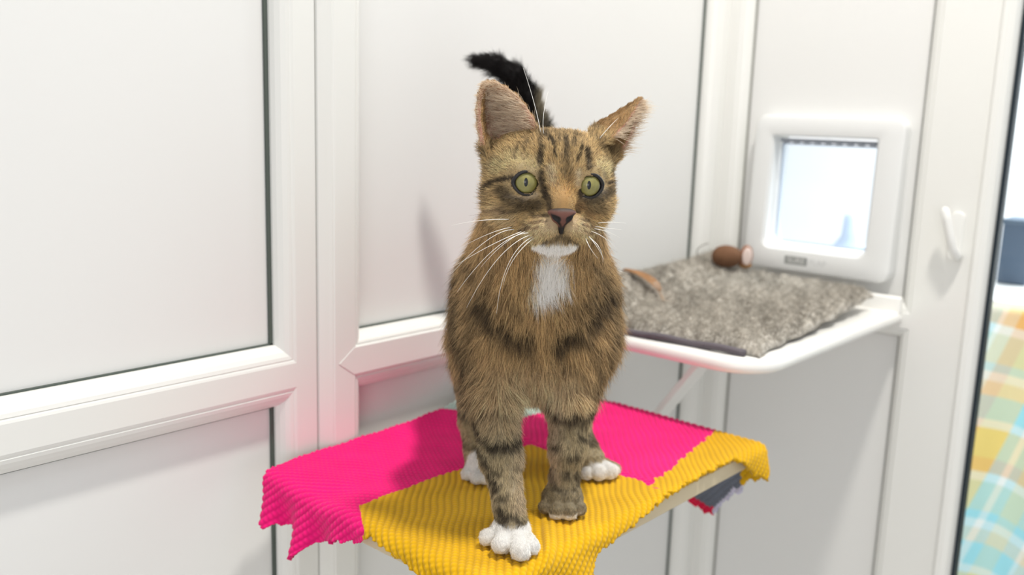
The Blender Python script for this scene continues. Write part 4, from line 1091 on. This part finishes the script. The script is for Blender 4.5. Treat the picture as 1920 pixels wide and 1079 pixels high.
    toes = np.maximum(toes, hind * (u < 0) * np.clip((nn_ + 0.071) / 0.003, 0, 1)); toes = np.maximum(toes, hind * (u > 0) * np.clip((nn_ + 0.6 * (u - 0.06) * 0 + 0.0835) / 0.003, 0, 1) * np.clip((u - 0.061) / 0.002, 0, 1) * np.clip((0.021 - z) / 0.003, 0, 1)); toes = np.maximum(toes, hind * (u > 0.0) * (u < 0.061) * np.clip((nn_ + 0.0755) / 0.002, 0, 1))
    wht = np.maximum(wht, toes)
    col = lerp(col, np.tile(white, (n_, 1)), wht)
    # bare dark skin round the eyes
    lid = H & (de < 0.0127) & (q[:, 2] > 0.02)
    col[lid] = s2l(22, 18, 17)
    bare = (H & (de < 0.0126) & (q[:, 2] > 0.015)) | (H & (dn_ < 0.0078) & (np.abs(q[:, 0]) < 0.0095) & (q[:, 1] < -0.0185)) 
    return col, L, bare, insd, ear, H, tail, wht, de


Qc = c2h(Vc)
def eard_for(q):
    d = np.full(len(q), 1.0); m_ = (q[:, 1] > 0.008) & (np.abs(q[:, 0]) > 0.008) & (q[:, 1] < 0.09) & (np.abs(q[:, 0]) < 0.09) & (np.abs(q[:, 2]) < 0.03)
    d[m_] = ear_dist(q[m_]); return d
edc = eard_for(Qc)
colv, Lv, barev, inv_, earv, Hv, tv, wv_, dev = coat(Vc, Nc, Qc, edc)
skin = colv * np.where(barev | inv_, 1.0, 0.62)[:, None]

cat = tag(empty('cat', tuple(c2w((0, 0, 0)))), 'brown tabby cat with white bib and toes standing on the knitted blanket', 'cat')
CW = np.array(cat.location)
me, used = mesh_np('body', c2w(Vc) - CW, Fc, skin)
SKM = attr_mat('cat_skin', 'tint', 0.7, 0.25, bump=(900, 0.2, 0.0006))
me.materials.append(SKM)
body = bpy.data.objects.new('body', me); C.objects.link(body); body.parent = cat

# ---- fur -----------------------------------------------------------------------
P4 = Vc[Fc]; ar = 0.5 * np.linalg.norm(np.cross(P4[:, 2] - P4[:, 0], P4[:, 3] - P4[:, 1]), axis=1)
cen = P4.mean(1); Lf = Lv[Fc].mean(1); Hf = Hv[Fc].mean(1); qf = c2h(cen)
dens = np.interp(Lf, [0.002, 0.0045, 0.008, 0.016], [9.0e6, 7.5e6, 3.6e6, 1.9e6])
dens = dens * np.where(cen[:, 1] < -0.09, 0.6, 1.0)
NH = 430000
w_ = ar * dens; cum = np.cumsum(w_); tot = cum[-1]
print('hairs wanted', tot)
NH = int(min(NH, tot))
fi = np.searchsorted(cum, rng.uniform(0, tot, NH))
fi = np.clip(fi, 0, len(Fc) - 1)
s_, t_ = rng.uniform(0, 1, NH), rng.uniform(0, 1, NH)
wt = np.stack([(1 - s_) * (1 - t_), s_ * (1 - t_), s_ * t_, (1 - s_) * t_], -1)
rp = np.einsum('ij,ijk->ik', wt, Vc[Fc[fi]]); rn = np.einsum('ij,ijk->ik', wt, Nc[Fc[fi]]); rn /= np.linalg.norm(rn, axis=1)[:, None]
rq = c2h(rp); red = eard_for(rq)
hc, hl, bare, insd, ear, hd_, tl_, wh_, de_ = coat(rp, rn, rq, red)
ok = ~bare & ~((rp[:, 2] < 0.003) & (rn[:, 2] < -0.3)) & ~(insd & (rng.uniform(0, 1, NH) < 0.35))
rp, rn, rq, hc, hl, insd, ear, hd_, tl_, wh_, de_ = [x[ok] for x in (rp, rn, rq, hc, hl, insd, ear, hd_, tl_, wh_, de_)]
n = len(rp)
# combing directions
dirc = np.zeros((n, 3))
u, nn_, z = rp.T
trunk = np.stack([u * 5.0, np.where(nn_ > -0.06, -0.15, -1.0), np.where(nn_ > -0.06, -1.0, -0.35)], -1)
legs = np.tile(np.array([0, 0.05, -1.0]), (n, 1))
wleg = np.clip((0.115 - z) / 0.03, 0, 1)[:, None]
dirc = trunk * (1 - wleg) + legs * wleg
low = z < 0.024
dirc[low] = np.array([0.0, 1.0, -0.15]); dirc[low & (u > 0.05)] = np.array([0.8, 0.6, -0.15])
dq = rq - np.array([0, -0.020, 0.046]); dq /= np.linalg.norm(dq, axis=1)[:, None]; dq[:, 2] -= 0.3
dq[:, 1] -= np.clip(-rq[:, 1] - 0.025, 0, 0.02) * 25
tipL, tipR = np.array([-0.0525, 0.08, -0.005]), np.array([0.074, 0.0665, -0.003])
dt = np.where(rq[:, 0:1] < 0, tipL, tipR) - rq; dt /= np.linalg.norm(dt, axis=1)[:, None] + 1e-9
dq = np.where(ear[:, None], dt, dq)
tuft = np.where(rq[:, 0:1] < 0, np.array([-1.0, 0.25, 0.25]), np.array([0.7, 0.15, 0.4]))
dq = np.where(insd[:, None], tuft, dq)
dh = np.stack([dq[:, 0] * CP + dq[:, 2] * SP, -dq[:, 0] * SP + dq[:, 2] * CP, dq[:, 1]], -1)
dirc = np.where(hd_[:, None], dh, dirc)
TT = np.array(TAIL); td = np.gradient(TT, axis=0); k = np.argmin(((rp[:, None] - TT[None]) ** 2).sum(-1)[:, :], axis=1)
dirc = np.where(tl_[:, None], td[k] / np.linalg.norm(td[k], axis=1)[:, None], dirc)
dirc = dirc - rn * np.sum(dirc * rn, 1)[:, None]; dirc /= np.linalg.norm(dirc, axis=1)[:, None] + 1e-9
lift = np.where(hd_, 0.42, 0.34); lift = np.where(tl_, 0.75, lift); lift = np.where(insd, 0.7, lift); lift = np.where(z < 0.10, 0.30, lift)
d0 = dirc * (1 - lift[:, None] * 0.4) + rn * lift[:, None] + rng.normal(size=(n, 3)) * 0.13
d0 /= np.linalg.norm(d0, axis=1)[:, None]
clump = np.stack([noise3(rp, 130, 11), noise3(rp, 130, 13), noise3(rp, 130, 15)], -1) * 0.22 + np.stack([noise3(rp, 45, 2), noise3(rp, 45, 6), noise3(rp, 45, 9)], -1) * 0.16
clump *= np.where(hd_, 0.7, 1.0)[:, None]
bend = dirc * 0.16 - rn * 0.22 * (1 - lift[:, None]) + clump + rng.normal(size=(n, 3)) * 0.10
bend[:, 2] -= 0.08
d0 = np.where(insd[:, None], d0 * 0.75 + rn * 0.35, d0); d0 /= np.linalg.norm(d0, axis=1)[:, None]
ln = hl * rng.uniform(0.65, 1.12, n); ln = np.where(insd & (rng.uniform(0, 1, n) < 0.5) & ((rq[:, 0] > -0.046) & (rq[:, 1] < 0.066)), ln * rng.uniform(1.6, 3.2, n), ln)
white_ = wh_ > 0.5
var = rng.uniform(0.78, 1.22, (n, 1)); u01 = rng.uniform(0, 1, (n, 1))
rootc = hc * 0.95 * var
tipc = hc * 1.62 * var
tick = (u01 < 0.30) & ~white_[:, None] & ~insd[:, None]; pale = (u01 > 0.80) & ~insd[:, None]
tipc = np.where(tick, hc * 0.30, tipc); rootc = np.where(tick, hc * 0.55, rootc); tipc = np.where(pale & ~tl_[:, None], hc * 1.7 + s2l(168, 148, 108) * 0.22, tipc)
tipc = np.where(insd[:, None], s2l(236, 220, 196) * var, tipc); rootc = np.where(insd[:, None], s2l(206, 182, 158) * var, rootc)
rootc = np.where(white_[:, None], s2l(246, 243, 238), rootc); tipc = np.where(white_[:, None], s2l(250, 248, 245), tipc)
rootc = np.clip(rootc, 0, 0.96); tipc = np.clip(tipc, 0, 0.96)
rad = np.interp(hl, [0.002, 0.005, 0.016], [0.00009, 0.00011, 0.00014])
fur = hair_object('fur', c2w(rp - rn * 0.0004), cdir(d0), ln, rad, rootc, FURM, cat, bend=cdir(bend), tipcols=tipc, world_off=CW)
fur['kind'] = 'stuff'

# ---- eyes ----------------------------------------------------------------------
EM = bpy.data.materials.new('cat_eye'); EM.use_nodes = True
nt = EM.node_tree; pb = nt.nodes['Principled BSDF']; pb.inputs['Roughness'].default_value = 0.35
pb.inputs['Coat Weight'].default_value = 0.45; pb.inputs['Coat Roughness'].default_value = 0.02; pb.inputs['Specular IOR Level'].default_value = 0.4
tc = nt.nodes.new('ShaderNodeTexCoord'); sp = nt.nodes.new('ShaderNodeSeparateXYZ'); nt.links.new(tc.outputs['Object'], sp.inputs[0])


def mth(op, a_, b_=None):
    x = nt.nodes.new('ShaderNodeMath'); x.operation = op
    for i, v in enumerate((a_, b_)):
        if v is None: continue
        if isinstance(v, (int, float)): x.inputs[i].default_value = v
        else: nt.links.new(v, x.inputs[i])
    return x.outputs[0]


rr = mth('SQRT', mth('ADD', mth('MULTIPLY', sp.outputs[0], sp.outputs[0]), mth('MULTIPLY', sp.outputs[1], sp.outputs[1])))
rr = mth('DIVIDE', rr, 0.0115)
rp_ = nt.nodes.new('ShaderNodeValToRGB'); el = rp_.color_ramp.elements
el[0].position = 0.0; el[0].color = (*s2l(158, 150, 88), 1); el[1].position = 0.55; el[1].color = (*s2l(148, 142, 82), 1)
for p_, c_ in ((0.70, s2l(140, 132, 70)), (0.755, s2l(104, 96, 46)), (0.80, s2l(20, 17, 14)), (0.95, s2l(16, 13, 12))):
    x = el.new(p_); x.color = (*c_, 1)
nt.links.new(rr, rp_.inputs[0])
no = nt.nodes.new('ShaderNodeTexNoise'); no.inputs['Scale'].default_value = 420; nt.links.new(tc.outputs['Object'], no.inputs['Vector'])
mx = nt.nodes.new('ShaderNodeMix'); mx.data_type = 'RGBA'; mx.blend_type = 'MULTIPLY'; mx.inputs['Factor'].default_value = 0.35
nt.links.new(rp_.outputs[0], mx.inputs['A']); nt.links.new(no.outputs['Fac'], mx.inputs['B'])
ex_ = mth('DIVIDE', sp.outputs[0], 0.0015); ey_ = mth('DIVIDE', sp.outputs[1], 0.0034)
pe = mth('ADD', mth('MULTIPLY', ex_, ex_), mth('MULTIPLY', ey_, ey_)); pm = mth('LESS_THAN', pe, 1.0); pm = mth('MULTIPLY', pm, mth('GREATER_THAN', sp.outputs[2], 0))
m2 = nt.nodes.new('ShaderNodeMix'); m2.data_type = 'RGBA'; nt.links.new(pm, m2.inputs['Factor']); nt.links.new(mx.outputs['Result'], m2.inputs['A']); m2.inputs['B'].default_value = (0.004, 0.005, 0.008, 1)
nt.links.new(m2.outputs['Result'], pb.inputs['Base Color'])
for e_ in EYES:
    vs = []; nu, nv = 40, 24
    for i in range(nu):
        for j in range(nv):
            ph = math.pi * j / (nv - 1); th_ = 2 * math.pi * i / nu; zf = math.cos(ph)
            r_ = 0.0114
            bulge = 1.0 + 0.05 * max(0, zf) ** 6
            vs.append((r_ * math.sin(ph) * math.cos(th_), r_ * math.sin(ph) * math.sin(th_), r_ * zf * bulge))
    me = bpy.data.meshes.new('eye'); me.from_pydata(vs, [], [f[::-1] for f in grid_faces(nu, nv, True)]); me.update()
    me.polygons.foreach_set('use_smooth', [True] * len(me.polygons)); me.materials.append(EM)
    o = bpy.data.objects.new('eye', me); C.objects.link(o); o.parent = cat
    zc_ = cdir(np.array([0.03, 0.98, 0.05])); zc_ /= np.linalg.norm(zc_); yc_ = np.array([0, 0, 1.0]); xc_ = np.cross(yc_, zc_); xc_ /= np.linalg.norm(xc_); yc_ = np.cross(zc_, xc_)
    Mx = Matrix(((xc_[0], yc_[0], zc_[0]), (xc_[1], yc_[1], zc_[1]), (xc_[2], yc_[2], zc_[2])))
    o.rotation_euler = Mx.to_euler(); o.location = Vector(c2w(h2c(e_)) - CW)

LIDM = mat('eyelid_skin', s2l(24, 19, 18), 0.45, 0.5)
for e_, sg in zip(EYES, (1, -1)):                     # sg: direction of the inner corner
    pts = []; rads = []
    for k in range(49):
        th_ = 2 * math.pi * k / 48; ci, si = math.cos(th_), math.sin(th_)
        inn = max(0.0, ci * sg * 0.94 - si * 0.34) ** 10; out_ = max(0.0, -ci * sg) ** 10
        rx = 0.0099 * (1 + 0.20 * inn + 0.07 * out_); ry = 0.0093 * (0.95 if si > 0 else 1.0)
        x_, y_ = rx * ci, ry * si - 0.0008 * inn
        rr_ = min(math.hypot(x_, y_), 0.0106)
        pts.append(c2w(h2c(e_ + np.array([x_, y_, math.sqrt(0.0115 ** 2 - rr_ ** 2) + 0.0013]))))
        rads.append(0.0013 + 0.0008 * inn + 0.0003 * out_ + (0.0002 if si > 0 else 0))
    mb = MB(); mb.tube(pts, rads, 10, caps=False); mb.build('eyelid', LIDM, cat, smooth=True)

# ---- nose ----------------------------------------------------------------------
NF = Field((-0.016, -0.014, -0.014), (0.016, 0.014, 0.014), 0.0005); NF.D[:] = 0.02
G = np.stack(np.meshgrid(*NF.ax, indexing='ij'), -1)
d = sd_ell(G, (0, 0.0030, -0.0008), (0.0106, 0.0034, 0.0050))
d = smin(d, sd_ell(G, (0, 0.000, 0.0), (0.0080, 0.0058, 0.0056)), 0.002)
d = smin(d, sd_cap(G, (0, -0.003, 0.001), (0, -0.0115, -0.0015), 0.0034, 0.0016), 0.002)
for sg in (-1, 1):
    c1_ = sd_cap(G, (sg * 0.0046, -0.0018, 0.0056), (sg * 0.0090, 0.0006, 0.0032), 0.0022, 0.0014)
    d = -smin(-d, c1_, 0.0006)
d = -smin(-d, sd_cap(G, (0, -0.002, 0.0066), (0, -0.013, 0.003), 0.0004, 0.0007), 0.0006)
NF.D = d.astype(np.float32)
vn, fn = NF.nets()
hole = np.full(len(vn), 1.0)
for sg in (-1, 1): hole = np.minimum(hole, sd_cap(vn, (sg * 0.0046, -0.0018, 0.0056), (sg * 0.0090, 0.0006, 0.0032), 0.0022, 0.0014))
nc = lerp(np.tile(s2l(104, 66, 56), (len(vn), 1)), np.tile(s2l(60, 50, 46), (len(vn), 1)), np.clip((vn[:, 1] - 0.0034) / 0.0020, 0, 1))
nc = lerp(nc, np.tile(s2l(18, 12, 12), (len(vn), 1)), np.clip((0.0011 - hole) / 0.0008, 0, 1))
nc = lerp(nc, np.tile(s2l(18, 12, 12), (len(vn), 1)), np.clip((-vn[:, 1] - 0.0062) / 0.002, 0, 1))
vd = np.minimum(sd_cap(vn, (0.0046, -0.0026, 0.005), (0.0008, -0.0088, 0.003), 0, 0), sd_cap(vn, (-0.0046, -0.0026, 0.005), (-0.0008, -0.0088, 0.003), 0, 0))
nc = lerp(nc, np.tile(s2l(18, 12, 12), (len(vn), 1)), np.clip((0.0021 - vd) / 0.001, 0, 1))
npos = c2w(h2c(vn * 1.06 + np.array([0, -0.0238, 0.0502]))) - CW
fn2 = fn
me, used = mesh_np('nose', npos, fn2, nc); me.materials.append(attr_mat('nose_leather', 'tint', 0.55, 0.35, bump=(2200, 0.5, 0.0004)))
o = bpy.data.objects.new('nose', me); C.objects.link(o); o.parent = cat
tag(o, 'brownish pink nose')

# ---- whiskers ------------------------------------------------------------------
WM = mat('whisker', s2l(250, 248, 242), 0.35, 0.5)
WS = [((965, 434), (915, 455), (852, 518), .33, .030), ((992, 440), (930, 470), (862, 553), .36, .040), ((995, 444), (935, 490), (880, 584), .37, .044), ((1000, 447), (955, 500), (937, 596), .38, .044), ((978, 438), (918, 466), (850, 508), .34, .034),
      ((985, 438), (945, 462), (905, 506), .35, .040), ((1002, 450), (965, 490), (948, 540), .38, .046), ((960, 430), (925, 440), (880, 462), .30, .024), ((955, 415), (900, 418), (850, 428), .28, .020),
      ((1118, 431), (1142, 436), (1170, 448), .30, .036), ((1112, 436), (1136, 447), (1166, 470), .32, .038), ((1108, 446), (1124, 466), (1140, 490), .34, .042), ((1112, 450), (1130, 470), (1138, 496), .34, .042), ((1120, 426), (1145, 430), (1172, 432), .28, .034), ((1102, 450), (1112, 470), (1128, 488), .36, .044), ((1125, 420), (1150, 418), (1180, 420), .26, .030),
      ((1010, 252), (996, 200), (975, 138), .10, .020), ((1122, 260), (1138, 240), (1156, 222), .10, .020), ((1016, 256), (1014, 222), (1022, 178), .10, .024)]
for a_, b_, c_, zz0, dz_ in WS:
    z0_ = {True: 0.022, False: 0.0}[a_[1] < 300] if a_[1] < 300 else (0.044 if 975 < a_[0] < 1115 else 0.036)
    z0_ -= 0.002
    p0_ = from_chart(a_[0], a_[1], z0_); p1_ = from_chart(b_[0], b_[1], z0_ + dz_ * 0.25 - 0.004); p2_ = from_chart(c_[0], c_[1], z0_ + dz_ * 0.1 - 0.012)
    cc1 = 2 * p1_ - 0.5 * (p0_ + p2_)
    pts = [c2w(h2c(bez(p0_, cc1, p2_, t))) for t in np.linspace(0, 1, 16)]
    mb = MB(); mb.tube(pts, list(np.linspace(0.00029, 0.00008, 16)), 5)
    mb.build('whisker', WM, cat, smooth=True)
